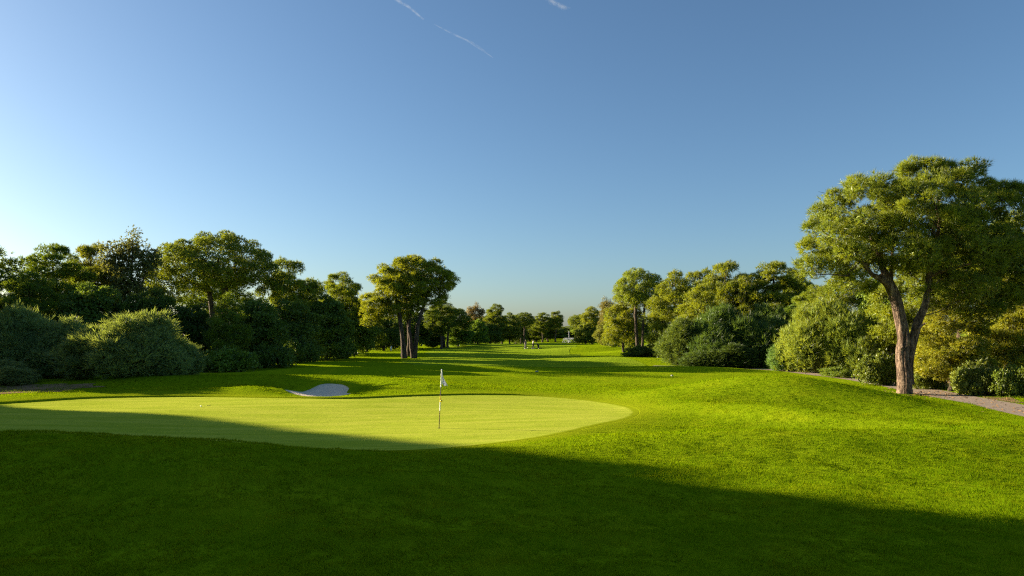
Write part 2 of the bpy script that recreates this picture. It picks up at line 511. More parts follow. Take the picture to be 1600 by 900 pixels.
fy = np.concatenate([np.linspace(62, 140, 120), np.linspace(141, 262, 90)])
fl = np.interp(fy, [62, 66, 72, 85, 100, 130, 160, 200, 235, 262], [4, -7, -11, -13, -12.5, -15, -16, -12, -6, 0]) + (vnoise(fy * .12, fy * 0, 4) - .5) * 2
fr = np.interp(fy, [62, 66, 72, 85, 100, 130, 160, 200, 235, 262], [6, 12, 14, 11, 9, 11, 15, 17, 13, 6]) + (vnoise(fy * .12, fy * 0, 8) - .5) * 2
rows = np.stack([np.stack([fl + (fr - fl) * t, fy], -1) for t in np.linspace(0, 1, 46)], 1)
strip('fairway', rows, .022, M['fairway'], 'duller green mown fairway running away to the far trees')

pt = np.gradient(PATH, axis=0); pt /= np.linalg.norm(pt, axis=1)[:, None]
pn = np.stack([pt[:, 1], -pt[:, 0]], -1)
tp = NT('path_asphalt'); c_ = tp.coords(); n1 = tp.noise(c_, 3, 5); n2 = tp.noise(c_, 120, 3)
colr = tp.ramp(tp.mix(.5, n1, n2), [(.3, (.225, .172, .130)), (.7, (.335, .262, .200))])
M['path'] = tp.surface(tp.principled(colr, .9, tp.bump(n2, .4, .01), .2))
rows = np.stack([PATH + pn * o for o in np.linspace(-1.2, 1.2, 7)], 1)
strip('path', rows, .018, M['path'], 'narrow grey cart path curving along the right hand trees')

def patch(name, pts, off, label):
    P = smooth_path(pts, 60, True)
    c = P.mean(0)
    r = 1 + (vnoise(np.arange(60) * .6, np.zeros(60), 77) - .5) * .35
    P = c + (P - c) * r[:, None]
    return tag(polar_sheet(name, P, off, M['earth'], 14), label, kind='structure')
patch('bare_earth', [(-33, 36), (-26, 38.8), (-25.5, 41.5), (-30, 43), (-37, 43), (-40, 38)], .016, 'brown bare earth at the left edge below the feathery bushes')
patch('bare_earth', [(-25, 56.5), (-19.5, 56.8), (-18.3, 58.2), (-19.5, 60), (-25, 60.5), (-28, 58)], .016, 'brown bare earth patch beyond the bank behind the green')
patch('bare_earth', [(25, 35), (30, 38), (34, 48), (33, 58), (28, 60), (28.2, 50), (27.5, 42)], .016, 'dark leaf litter soil under the trees beyond the path')

# water far down the fairway
tw = NT('pond_water'); nn = tw.noise(tw.coords(), 1.2, 4, .6, stretch=(1, .4, 1))
M['water'] = tw.surface(tw.principled((.02, .035, .04), .06, tw.bump(nn, .25, .05), .5))
PW = smooth_path([(15, 236), (20, 232), (27, 233), (34, 238), (34, 246), (26, 250), (18, 248), (14, 242)], 60, True)
c_ = PW.mean(0)
zw = -.42
V = [(c_[0], c_[1], zw)] + [(p[0], p[1], zw) for p in c_ + (PW - c_) * 1.25]
water = link('water', fast_mesh('water', V, [(0, 1 + i, 1 + (i + 1) % 60) for i in range(60)], M['water']))
tag(water, 'pale pond at the far end of the fairway', kind='structure')

# ------------------------------------------------------------------ plants
rng = np.random.default_rng(7)
def unit(n, r=None):
    v = (r or rng).normal(size=(n, 3)); return v / (np.linalg.norm(v, axis=1)[:, None] + 1e-9)

def clump_centres(lobes, n, cr, r, shell=.45, gap=.75):
    L = np.asarray(lobes, float)
    w = (L[:, 3] * L[:, 4] * L[:, 5]) ** (2 / 3.); w /= w.sum()
    out = []; tries = 0
    while len(out) < n and tries < n * 60:
        tries += 1
        l = L[r.choice(len(L), p=w)]
        d = r.normal(size=3); d /= np.linalg.norm(d)
        k = shell + (1 - shell) * r.random() ** .6
        p = l[:3] + d * l[3:6] * k
        if out and tries < n * 45:
            q = np.array(out)
            if np.min(((q - p) ** 2).sum(1)) < (gap * cr) ** 2: continue
        out.append(p)
    return np.array(out)

def foliage(centres, radii, per, k, L, w, r, flat=.7, up=.45, spread=.8, kind='needle', inner=14, inner_size=.42, droop=0.0, lump=.25):
    """tufts of narrow needles or small leaves spread over clumps; one triangle soup"""
    n = len(centres)
    N = n * per
    ci = np.repeat(np.arange(n), per)
    d = unit(N, r)
    d[:, 2] = np.where(r.random(N) < .45, np.abs(d[:, 2]), d[:, 2])
    rr = radii[ci] * (.50 + .50 * r.random(N) ** .6)
    ph = r.random((n, 3)) * 20
    lm = np.sin(d[:, 0] * 5 + ph[ci, 0]) * np.sin(d[:, 1] * 5 + ph[ci, 1]) * np.sin(d[:, 2] * 4 + ph[ci, 2])
    rr = rr * (1 + lump * lm * 2)
    pos = centres[ci] + d * rr[:, None] * np.array([1, 1, flat])
    td = d + np.array([0, 0, up]) + r.normal(size=(N, 3)) * .35
    td[:, 2] -= droop
    td /= np.linalg.norm(td, axis=1)[:, None]
    cen = np.median(centres, 0) - np.array([0, 0, 1.0])
    oc = centres - cen; oc /= np.linalg.norm(oc, axis=1)[:, None] + 1e-9
    ow = d + oc[ci] * .6 + np.array([0, 0, .15]); ow /= np.linalg.norm(ow, axis=1)[:, None] + 1e-9
    ow = np.repeat(ow, k, 0)
    pos = np.repeat(pos, k, 0); td = np.repeat(td, k, 0)
    m = len(pos)
    nd = td + unit(m, r) * spread; nd /= np.linalg.norm(nd, axis=1)[:, None]
    cs = np.repeat((.72 + .56 * r.random(n))[ci], k)
    ln = (L * cs * (.6 + .8 * r.random(m)))[:, None]
    sd = np.cross(nd, unit(m, r)); sd /= np.linalg.norm(sd, axis=1)[:, None] + 1e-9
    sd *= (w * cs * (.6 + .8 * r.random(m)))[:, None] * .5
    if kind == 'needle':
        V = np.stack([pos - sd, pos + sd, pos + nd * ln], 1).reshape(-1, 3)
        F = np.arange(m * 3).reshape(-1, 3); S = np.repeat(ow, 3, 0)
    else:
        V = np.stack([pos, pos + nd * ln * .45 + sd, pos + nd * ln, pos + nd * ln * .45 - sd], 1).reshape(-1, 3)
        q = np.arange(m)[:, None] * 4
        F = np.concatenate([q + [[0, 1, 2]], q + [[0, 2, 3]]]); S = np.repeat(ow, 4, 0)
    if inner:
        mi = n * inner
        c2 = np.repeat(np.arange(n), inner)
        p2 = centres[c2] + unit(mi, r) * (radii[c2] * .45 * r.random(mi) ** .4)[:, None] * np.array([1, 1, flat])
        a = unit(mi, r); b = np.cross(a, unit(mi, r)); b /= np.linalg.norm(b, axis=1)[:, None] + 1e-9
        s_ = (radii[c2] * inner_size)[:, None]
        V2 = np.stack([p2 - a * s_ * .5, p2 + b * s_ * .3, p2 + a * s_ * .5], 1).reshape(-1, 3)
        F = np.concatenate([F, np.arange(mi * 3).reshape(-1, 3) + len(V)])
        V = np.concatenate([V, V2]); S = np.concatenate([S, np.repeat(oc[c2], 3, 0)])
    return V, F, S

def limbs(mb, stems, centres, radii, r, thick=.05, sides=5, twigs=2, share=1.0):
    """a curved limb from the nearest stem to each clump"""
    nodes = []; nrad = []
    for P, R in stems:
        m = len(P)
        for i in range(int(m * .35), m): nodes.append(P[i]); nrad.append(R[i])
    nodes = np.array(nodes); nrad = np.array(nrad)
    base = nodes.copy()
    order = np.argsort([np.min(np.linalg.norm(base - c, axis=1)) for c in centres])
    for oi in order:
        c, cr = centres[oi], radii[oi]
        if r.random() > share: continue
        hd = np.linalg.norm(nodes[:, :2] - c[:2], axis=1)
        want = c[2] - .45 * hd
        cost = hd + 1.6 * np.abs(nodes[:, 2] - want)
        i = int(np.argmin(cost)); a = nodes[i]
        ln = np.linalg.norm(c - a)
        if ln < .3: continue
        mid = a + (c - a) * np.array([.55, .55, .3]) + r.normal(size=3) * ln * .08
        t = np.linspace(0, 1, 6)[:, None]
        P = (1 - t) ** 2 * a + 2 * t * (1 - t) * mid + t ** 2 * c + r.normal(size=(6, 3)) * ln * .02
        P[0] = a
        r0 = min(nrad[i] * .6, thick * (.35 + .16 * ln))
        mb.tube(P, np.linspace(r0, r0 * .22, 6), sides, cap=False)
        nodes = np.concatenate([nodes, P[2:5]]); nrad = np.concatenate([nrad, np.linspace(r0, r0 * .22, 6)[2:5]])
        for q in range(twigs):
            e = c + unit(1, r)[0] * cr * .75 * np.array([1, 1, .7])
            s_ = P[3 + q % 3]
            mb.tube([s_, (s_ + e) / 2 + r.normal(size=3) * .06, e], [r0 * .35, r0 * .25, r0 * .1], 4, cap=False)

def stem_tube(mb, pts, r0, r1, r, sides=10, n=14, wob=.10, flare=1.35, disp=0.0):
    P = smooth_path(pts, n)
    t = np.linspace(0, 1, n)
    R = r0 + (r1 - r0) * t ** .9
    R = R * (1 + wob * (r.random(n) - .5))
    R[0] *= flare; R[1] *= 1 + (flare - 1) * .35
    P = P + r.normal(size=P.shape) * np.array([.12, .12, 0]) * R[:, None] * (0 if disp else 1)
    mb.tube(P, R, sides, True, disp)
    return P, R

PROTO = {}
def proto(key, trunk, crown, w, h, name, cx=0.0):
    PROTO[key] = (trunk, crown, w, h, name, cx)

def make_tree_meshes(key, name, stems_spec, lobes, n, cr, per, k, L, w, mats, seed, flat=.7, up=.45, spread=.8, kind='needle',
                     inner=14, thick=.05, twigs=2, share=1.0, sides=8, width=None, height=None, shell=.45, gap=.75, droop=0., lump=.25, crvar=.35):
    r = np.random.default_rng(seed)
    mb = MB()
    stems = [stem_tube(mb, p, a, b, r, sides) for p, a, b in stems_spec]
    C = clump_centres(lobes, n, cr, r, shell, gap)
    R = cr * (1 - crvar / 2 + crvar * r.random(len(C)))
    limbs(mb, stems, C, R, r, thick, 5, twigs, share)
    tm = mb.mesh(name + '_trunk', M[mats[1]], True)
    V, F, S = foliage(C, R, per, k, L, w, r, flat, up, spread, kind, inner, .42, droop, lump)
    cm = fast_mesh(name + '_crown', V, F, M[mats[0]], shade=S)
    lo = np.percentile(V, .5, 0); hi = np.percentile(V, 99.5, 0)
    proto(key, tm, cm, width or (hi[0] - lo[0]), height or hi[2], name, (lo[0] + hi[0]) / 2)

def plant(key, loc, sx, sz, rz, label, cat, tint=(1, 1, 1), group=None, name=None, sy=None):
    tm, cm, w, h, nm, cx = PROTO[key]
    root = empty(name or nm, loc, rz)
    root.scale = (sx, sx if sy is None else sy, sz)
    tag(root, label, cat, group)
    t = link('trunk' if cat == 'tree' else 'stems', tm, root)
    c = link('crown' if cat == 'tree' else 'foliage', cm, root)
    c.color = (*tint, 1)
    return root

def put(key, px, wpx, top, d, rot, label, cat='tree', tint=(1, 1, 1), group=None, name=None, sink=.05):
    """px: picture column of the middle, wpx: spread, top: picture row of the top, d: metres away"""
    tm, cm, w, h, nm, cx = PROTO[key]
    x = X(px, d); g = float(H(x, d)) - sink
    sz = (Zt(top, d) - g) / h
    s = wpx / FPX * d / w
    a = rad(rot)
    x0 = x - cx * s * math.cos(a); y0 = d - cx * s * math.sin(a)
    return plant(key, (x0, y0, float(H(x0, y0)) - sink), s, sz, a, label, cat, tint, group, name)

# --- the big forked pine by the path, measured from the photograph: origin at its foot
HD = 38.3; HPX = 27.73
def hp(px, py, y=0.0): return ((px - 1413) / HPX, y, (618 - py) / HPX)
r_ = np.random.default_rng(21)
def build_hero():
    mb = MB()
    S = []
    S.append(stem_tube(mb, [hp(1413, 622), hp(1413, 590, .0), hp(1411, 556, .05), hp(1413, 528, .05), hp(1408, 495, .1), hp(1402, 468, .1), hp(1394, 446, .2), hp(1385, 425, .3)], .37, .25, r_, 26, 60, .0, 1.30, .42))
    S.append(stem_tube(mb, [hp(1419, 600, .05), hp(1420, 565, .08), hp(1427, 535, .05), hp(1432, 505, -.1), hp(1442, 478, -.2), hp(1447, 450, -.2), hp(1449, 415, -.2), hp(1455, 380, -.1), hp(1462, 335, 0), hp(1470, 300, 0)], .30, .07, r_, 22, 60, .0, 1.05, .42))
    # large limbs
    for pts, a, b in (
        ([hp(1398, 452, .2), hp(1375, 434, .1), hp(1360, 427, .0), hp(1338, 405, -.4), hp(1318, 380, -.8)], .20, .05),
        ([hp(1386, 428, .3), hp(1384, 400, .6), hp(1372, 365, .8), hp(1360, 330, 1.0)], .17, .05),
        ([hp(1394, 446, .2), hp(1407, 415, .9), hp(1416, 380, 1.4), hp(1420, 330, 1.6)], .15, .05),
        ([hp(1448, 432, -.2), hp(1462, 425, -.6), hp(1475, 421, -1.0), hp(1500, 412, -1.8)], .14, .04),
        ([hp(1450, 420, -.2), hp(1480, 395, .8), hp(1515, 375, 1.6), hp(1550, 350, 2.0)], .16, .05),
        ([hp(1452, 405, -.2), hp(1440, 375, -1.4), hp(1425, 350, -2.4), hp(1405, 325, -3.0)], .13, .04),
        ([hp(1460, 350, 0), hp(1490, 330, -1.0), hp(1520, 315, -1.6)], .10, .03),
        ([hp(1340, 407, -.4), hp(1322, 425, -.6), hp(1312, 433, -.7), hp(1290, 430, -.8), hp(1262, 432, -.8)], .075, .02),
        ([hp(1352, 415, -.2), hp(1330, 395, .4), hp(1312, 372, .8), hp(1290, 350, 1.0)], .10, .03),
        ([hp(1449, 425, -.2), hp(1485, 425, .6), hp(1515, 430, 1.0), hp(1550, 440, 1.4)], .15, .04),
        ([hp(1446, 462, -.2), hp(1452, 446, -.5), hp(1460, 436, -.7)], .06, .03),
        ([hp(1428, 516, -.2), hp(1436, 505, -.55)], .075, .055),
        ([hp(1408, 548, .0), hp(1404, 541, -.30)], .12, .08)):
        S.append(stem_tube(mb, pts, a, b, r_, 7, 10, .15, 1.1))
    lobes = [(*hp(1478, 305, 0.), 2.5, 2.6, 1.6), (*hp(1352, 325, .2), 2.3, 2.6, 1.5), (*hp(1302, 372, 0), 1.5, 2.4, 1.7), (*hp(1420, 345, -.3), 3.2, 3.4, 2.0),
             (*hp(1535, 335, .3), 2.4, 2.8, 1.9), (*hp(1300, 408, 0), 1.3, 1.9, .7), (*hp(1395, 392, .4), 2.6, 3.2, 1.0), (*hp(1495, 395, .2), 2.8, 3.2, 1.5),
             (*hp(1575, 385, .8), 2.2, 2.8, 2.0), (*hp(1540, 440, 1.2), 2.4, 2.4, 1.2), (*hp(1500, 450, -.6), 1.3, 1.6, .8), (*hp(1425, 415, -1.4), 1.0, 1.2, .5),
             (*hp(1288, 424, .2), 1.3, 1.6, .6), (*hp(1345, 440, .8), 1.2, 1.4, .6), (*hp(1485, 455, .6), 1.6, 1.8, 1.0), (*hp(1575, 320, .4), 1.4, 2.0, 1.2), (*hp(1440, 275, 0), 1.2, 1.6, .7), (*hp(1545, 475, 1.0), 1.8, 1.8, .9), (*hp(1590, 440, .6), 1.4, 1.8, 1.2)]
    C = clump_centres(lobes, 205, .92, r_, .48, 1.22)
    R = .66 * (.55 + .85 * r_.random(len(C)))
    br = MB()
    limbs(br, S, C, R, r_, .05, 5, 3, 1.0)
    V, F, SH = foliage(C, R, 190, 10, .26, .022, r_, .72, .40, .75, 'needle', 22, .40, 0, .22)
    # bare dead twigs showing between the clumps
    for q in range(60):
        c = C[r_.integers(len(C))]; e = c + unit(1, r_)[0] * .9 * np.array([1, 1, .6])
        br.tube([c, (c + e) / 2 + r_.normal(size=3) * .1, e], [.018, .014, .006], 4, cap=False)
    x, y = X(1413, HD), HD
    root = empty('pine_tree', (x, y, float(H(x, y)) - .06))
    tag(root, 'big pine with a forked orange brown trunk standing beside the cart path', 'tree')
    mb.obj('trunk', M['bark'], root, True)
    br.obj('branches', M['bark_dark'], root, True)
    link('crown', fast_mesh('crown', V, F, M['needle'], shade=SH), root)
build_hero()

# --- the lone pine on the fairway with several stems
def build_lone():
    D = 93.0; k = FPX / D; r = np.random.default_rng(5)
    q = lambda px, py, y=0.: ((px - 641) / k, y, (560 - py) / k)
    mb = MB(); S = []
    for pts, a, b in (([q(634, 562, -.6), q(631, 535, -.6), q(627, 505, -.5), q(624, 480, -.4), q(617, 462, 0)], .40, .20),
                      ([q(648, 562, -.8), q(652, 530, -.8), q(655, 505, -.6), q(662, 480, -.2), q(668, 455, .2)], .36, .17),
                      ([q(645, 561, -.2), q(642, 535, .0), q(639, 510, .2), q(643, 480, .4), q(650, 450, .5)], .28, .14),
                      ([q(637, 556, 1.2), q(638, 530, 1.0), q(637, 500, .9), q(632, 470, .9), q(630, 440, .9)], .36, .16),
                      ([q(626, 485, -.4), q(612, 476, -.8), q(597, 470, -1.0)], .22, .08),
                      ([q(668, 455, .2), q(682, 445, .4), q(697, 443, .4)], .17, .05),
                      ([q(650, 450, .5), q(655, 430, .6), q(660, 415, .6)], .15, .05)):
        S.append(stem_tube(mb, pts, a, b, r, 9, 12, .12, 1.15))
    lobes = [(*q(658, 424, 0), 3.6, 3.8, 1.7), (*q(612, 440, 0), 2.4, 3.0, 2.0), (*q(690, 441, .3), 1.7, 2.4, 2.2), (*q(644, 450, 0), 4.0, 3.6, 2.0),
             (*q(594, 480, -.4), 2.2, 2.4, 1.8), (*q(618, 482, .4), 2.4, 2.6, 1.3), (*q(688, 470, .4), 1.2, 1.6, 1.1), (*q(640, 415, 0), 2.0, 2.4, 1.0), (*q(580, 490, 0), 1.2, 1.6, 1.4), (*q(652, 474, .8), 2.4, 2.4, 1.2), (*q(676, 482, .4), 1.3, 1.6, 1.0)]
    C = clump_centres(lobes, 125, 1.05, r, .48, 1.25)
    R = .86 * (.75 + .55 * r.random(len(C)))
    limbs(mb, S, C, R, r, .06, 5, 2, 1.0)
    V, F, SH = foliage(C, R, 210, 6, .30, .055, r, .64, .4, .8, 'needle', 16, .42, 0, .3)
    x = X(641, D)
    root = empty('pine_tree', (x, D, float(H(x, D)) - .05))
    tag(root, 'lone pine with several bare stems from one foot on the fairway', 'tree')
    mb.obj('trunk', M['bark_dark'], root, True)
    link('crown', fast_mesh('crown', V, F, M['needle'], shade=SH), root).color = (1.2, 1.15, 1, 1)
build_lone()

# --- umbrella pine (measured from the one left of centre)
def k70(px, py, y=0.): k = FPX / 70.; return ((px - 335) / k, y, (572 - py) / k)
make_tree_meshes('umbrella', 'umbrella_pine',
    [([k70(344, 575, 0), k70(350, 520, 0), k70(352, 470, 0), k70(350, 440, 0)], .42, .30),
     ([k70(332, 575, .8), k70(330, 520, .7), k70(325, 470, .6), k70(318, 425, .4)], .34, .20),
     ([k70(350, 442, 0), k70(335, 430, -.5), k70(325, 405, -.8)], .24, .10), ([k70(351, 442, 0), k70(375, 432, .3), k70(392, 410, .4)], .24, .10),
     ([k70(350, 445, 0), k70(355, 420, 1.2), k70(362, 400, 1.8)], .2, .08), ([k70(350, 445, 0), k70(350, 425, -1.4), k70(356, 405, -2.2)], .2, .08),
     ([k70(322, 455, .5), k70(300, 440, .2), k70(275, 425, 0)], .18, .08)],
    [(*k70(335, 412, 0), 5.2, 5.0, 2.6), (*k70(385, 415, 0), 2.4, 3.6, 1.8), (*k70(285, 432, 0), 3.0, 3.6, 2.2), (*k70(265, 452, -.4), 1.7, 2.4, 1.8), (*k70(350, 400, 0), 4.0, 4.0, 2.2)],
    135, .86, 210, 5, .19, .055, ('stone_needle', 'bark_dark'), 31, flat=.85, up=.25, spread=.8, inner=26, shell=.80, gap=1.50, lump=.05, twigs=1)

# --- irregular pines
make_tree_meshes('pine', 'pine_tree',
    [([(0, 0, -.2), (.15, .1, 2.5), (-.1, .2, 5.5), (.25, .1, 8.5), (.1, 0, 11.6)], .36, .06), ([(-.05, .15, 5.0), (-1.0, .3, 6.6), (-2.0, .2, 8.2)], .16, .05), ([(.1, .1, 6.2), (1.2, -.4, 7.6), (2.4, -.6, 8.6)], .15, .05)],
    [(0, 0, 10.4, 2.4, 2.4, 1.9), (-2.0, .3, 8.6, 2.0, 2.2, 1.6), (2.1, -.3, 8.9, 2.0, 2.2, 1.5), (.3, 1.6, 7.4, 2.6, 2.0, 1.4), (-.6, -1.8, 7.2, 2.4, 2.0, 1.3), (-2.6, 0, 6.0, 1.4, 1.8, .9), (2.7, .4, 6.2, 1.4, 1.6, .9), (0, 0, 5.0, 2.0, 2.0, .8)],
    62, .92, 210, 6, .32, .050, ('needle', 'bark_dark'), 41, flat=.60, inner=20, shell=.5, gap=1.45, lump=.25)
make_tree_meshes('pine_b', 'pine_tree',
    [([(0, 0, -.2), (-.25, 0, 2.2), (.2, -.2, 5.0), (-.1, 0, 7.5), (.35, .1, 10.6)], .40, .06), ([(.15, -.1, 4.2), (1.4, .3, 5.8), (2.9, .4, 7.0)], .18, .05), ([(0, 0, 5.5), (-1.4, -.3, 6.6), (-3.0, -.2, 7.2)], .16, .05)],
    [(.4, 0, 9.5, 2.2, 2.4, 1.6), (2.8, .4, 7.7, 2.2, 2.2, 1.5), (-2.8, -.2, 7.6, 2.2, 2.2, 1.4), (-.6, -1.7, 8.2, 2.2, 1.8, 1.3), (.8, 1.8, 8.0, 2.4, 1.9, 1.4), (3.4, 0, 5.6, 1.4, 1.6, .9), (-3.4, .4, 5.6, 1.4, 1.6, .8), (0, 0, 6.0, 2.6, 2.4, .9)],
    66, .92, 200, 6, .32, .050, ('needle', 'bark'), 47, flat=.58, inner=20, shell=.5, gap=1.45, lump=.28)
make_tree_meshes('pine_low', 'pine_tree',      # lower limbs hang to the ground
    [([(0, 0, -.2), (.1, .1, 2.0), (-.1, .1, 5.0), (.1, 0, 9.0)], .30, .05)],
    [(0, 0, 8.6, 1.8, 1.8, 1.6), (-1.5, 0, 6.6, 2.0, 2.0, 1.5), (1.6, .2, 6.4, 2.0, 2.0, 1.6), (0, -1.4, 4.9, 2.6, 1.8, 1.5), (.4, 1.4, 4.6, 2.6, 2.0, 1.5), (-1.6, 0, 3.0, 1.8, 1.9, 1.2), (1.8, 0, 3.0, 1.8, 1.9, 1.3)],
    64, .92, 200, 6, .32, .050, ('needle', 'bark_dark'), 53, flat=.62, up=.2, inner=20, shell=.5, gap=1.45, lump=.26, droop=.2)
# --- tall airy tree with hanging leaves
make_tree_meshes('airy', 'airy_tree',
    [([(0, 0, -.2), (.1, 0, 3), (-.15, .1, 6), (.2, 0, 9), (.35, 0, 12.4)], .26, .04), ([(-.1, .1, 4.5), (-.9, .2, 7.5), (-1.4, .1, 10.6)], .14, .04), ([(.05, 0, 5.5), (1.2, -.1, 8.0), (1.9, 0, 10.4)], .12, .03)],
    [(.3, 0, 11.6, 1.3, 1.3, 1.5), (-1.4, 0, 10.4, 1.2, 1.3, 1.5), (1.8, 0, 10.0, 1.1, 1.3, 1.4), (0, 0, 8.4, 2.0, 1.8, 1.5), (-1.6, .2, 6.5, 1.4, 1.6, 1.4), (1.5, .2, 6.5, 1.6, 1.6, 1.3), (0, 0, 4.2, 2.0, 1.8, 1.6)],
    95, .70, 75, 4, .27, .085, ('euc', 'bark'), 59, flat=.95, up=0, spread=.9, kind='leaf', inner=4, shell=.25, lump=.35, droop=.6)
# --- dense broadleaved trees, leafy to the ground
make_tree_meshes('dense', 'broadleaf_tree',
    [([(0, 0, -.2), (.1, 0, 1.5), (-.1, .1, 4.0), (.1, 0, 7.4)], .28, .05), ([(0, 0, .8), (.9, .3, 3.0), (1.5, .4, 5.2)], .14, .04), ([(0, 0, .6), (-.9, -.2, 2.8), (-1.6, -.3, 5.0)], .14, .04)],
    [(0, 0, 6.8, 1.9, 1.9, 1.7), (-1.5, 0, 5.2, 2.0, 2.0, 1.8), (1.6, .1, 5.3, 1.9, 2.0, 1.7), (0, -1.4, 3.6, 2.6, 1.8, 1.8), (0, 1.4, 3.8, 2.6, 1.8, 1.8), (-1.8, 0, 2.0, 1.8, 1.8, 1.6), (1.8, 0, 2.0, 1.8, 1.8, 1.6)],
    100, .75, 150, 3, .26, .13, ('leaf', 'bark_dark'), 61, flat=.80, up=.1, spread=1.0, kind='leaf', inner=20, shell=.45, gap=1.2, lump=.28)
# --- feathery bushes
def feather_lobes(seed, w, h, n):
    r = np.random.default_rng(seed); L = []
    for i in range(n):
        a = r.random() * 6.28; q = r.random() ** .6
        x, y = math.cos(a) * q * w * .62, math.sin(a) * q * w * .45
        top = h * (1 - .55 * q * q) * (.85 + .15 * r.random())
        L.append((x, y, top * .52, w * .26, w * .26, top * .44))
    return L
for key, sd, w, h, nn_ in (('feather', 71, 3.0, 4.4, 9), ('feather_b', 73, 3.4, 3.6, 8)):
    make_tree_meshes(key, 'feathery_bush',
        [([(0, 0, -.1), (.1, 0, 1.0), (.2, .1, 2.4)], .10, .03), ([(.2, .1, -.1), (.8, .2, 1.0), (1.3, .2, 2.2)], .08, .02), ([(-.2, 0, -.1), (-.8, .1, 1.0), (-1.4, 0, 2.2)], .08, .02)],
        feather_lobes(sd, w, h, nn_), 125, .50, 150, 6, .28, .028, ('feather', 'bark_dark'), sd, flat=1.0, up=.70, spread=.58, inner=36, shell=.62, gap=1.05, lump=.38, twigs=1, share=.5, sides=6, crvar=.9)
# --- low leafy shrubs
for key, sd in (('shrub', 81), ('shrub_b', 83)):
    make_tree_meshes(key, 'leafy_shrub',
        [([(0, 0, -.1), (.05, 0, .4), (0, .1, .9)], .05, .02), ([(.1, 0, -.1), (.5, .1, .5), (.9, .1, .9)], .04, .015), ([(-.1, 0, -.1), (-.5, 0, .5), (-.9, -.1, .8)], .04, .015)],
        [(0, 0, .85, 1.1, 1.0, .65), (.9, .1, .65, .9, .9, .55), (-.9, 0, .65, .9, .9, .6), (0, -.6, .5, 1.3, .7, .45)],
        60, .36, 110, 3, .13, .065, ('leaf', 'bark_dark'), sd, flat=.9, up=.35, spread=.8, kind='leaf', inner=22, shell=.5, gap=.6, lump=.3, share=.6, sides=5, twigs=1)

DK = (.70, .84, .82); MD = (.95, 1.0, .85); WARM = (1.15, 1.08, .85); DRY = (1.5, 1.15, 1.1); GREY = (1.15, 1.1, 1.5); LIT = (1.05, 1.02, .85)  # LIT and DK put the look of sun and shade into crown colour
# left hand side, near to far
for bx, by, bs, bh, lb in ((-43.5, 48.5, 1.3, 6.8, 'unseen leafy tree added outside the left edge to shade the bank'), (-47.0, 52.5, 1.3, 8.0, 'second unseen leafy tree added to shade the bank, a little farther back')):
    plant('dense', (bx, by, float(H(bx, by)) - .05), bs, bh / PROTO['dense'][3], bx, lb, 'tree', DK)  # out of view, added so their shade covers the bank behind the green
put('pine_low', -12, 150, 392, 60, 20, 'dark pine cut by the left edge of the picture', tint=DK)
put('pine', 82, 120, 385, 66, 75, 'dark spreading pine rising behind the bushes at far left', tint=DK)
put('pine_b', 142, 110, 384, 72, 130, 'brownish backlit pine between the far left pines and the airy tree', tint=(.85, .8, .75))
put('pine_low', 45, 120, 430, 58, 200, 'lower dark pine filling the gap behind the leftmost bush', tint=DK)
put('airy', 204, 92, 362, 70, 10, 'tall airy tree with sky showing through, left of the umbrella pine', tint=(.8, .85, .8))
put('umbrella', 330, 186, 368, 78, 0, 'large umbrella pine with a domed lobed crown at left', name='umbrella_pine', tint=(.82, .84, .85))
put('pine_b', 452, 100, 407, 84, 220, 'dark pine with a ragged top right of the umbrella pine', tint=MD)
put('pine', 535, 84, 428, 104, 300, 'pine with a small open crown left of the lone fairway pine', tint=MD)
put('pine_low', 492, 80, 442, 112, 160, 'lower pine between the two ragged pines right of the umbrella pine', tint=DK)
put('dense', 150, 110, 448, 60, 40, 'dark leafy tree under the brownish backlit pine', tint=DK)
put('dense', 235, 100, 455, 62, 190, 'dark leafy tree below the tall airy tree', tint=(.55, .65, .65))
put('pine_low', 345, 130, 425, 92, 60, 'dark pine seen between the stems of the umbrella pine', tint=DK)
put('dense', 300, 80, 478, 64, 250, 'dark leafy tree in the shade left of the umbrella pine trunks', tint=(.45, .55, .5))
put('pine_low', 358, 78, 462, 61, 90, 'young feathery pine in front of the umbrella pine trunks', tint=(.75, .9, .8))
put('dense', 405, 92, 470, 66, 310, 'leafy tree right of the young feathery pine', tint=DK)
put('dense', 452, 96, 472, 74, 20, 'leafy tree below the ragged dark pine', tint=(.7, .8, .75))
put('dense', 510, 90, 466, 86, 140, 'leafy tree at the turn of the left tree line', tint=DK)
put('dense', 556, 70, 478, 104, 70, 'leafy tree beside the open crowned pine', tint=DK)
put('shrub_b', 470, 60, 528, 71, 60, 'dark shrub at the foot of the left tree line near the middle', 'shrub', tint=DK)
put('shrub', 352, 92, 546, 58, 0, 'low spreading leafy shrub right of the big feathery bushes', 'shrub', tint=(.95, 1.15, .9))
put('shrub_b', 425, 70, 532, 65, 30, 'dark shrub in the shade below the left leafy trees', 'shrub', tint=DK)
put('shrub', 530, 60, 526, 92, 80, 'small dark shrub below the open crowned pine', 'shrub', tint=DK)
FB = 'feathery bushes on the left'
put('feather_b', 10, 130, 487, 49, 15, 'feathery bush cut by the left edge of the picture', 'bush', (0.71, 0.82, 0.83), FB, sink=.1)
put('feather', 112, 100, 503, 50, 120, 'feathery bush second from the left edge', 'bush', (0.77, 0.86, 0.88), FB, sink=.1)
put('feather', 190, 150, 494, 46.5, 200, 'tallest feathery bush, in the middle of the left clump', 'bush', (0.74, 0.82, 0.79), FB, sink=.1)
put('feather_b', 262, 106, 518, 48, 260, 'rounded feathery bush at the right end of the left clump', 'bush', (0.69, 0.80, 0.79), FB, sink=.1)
put('feather', 12, 80, 566, 43, 330, 'low scrubby bush in front of the leftmost feathery bush', 'bush', (0.71, 0.75, 0.77), FB, sink=.1)

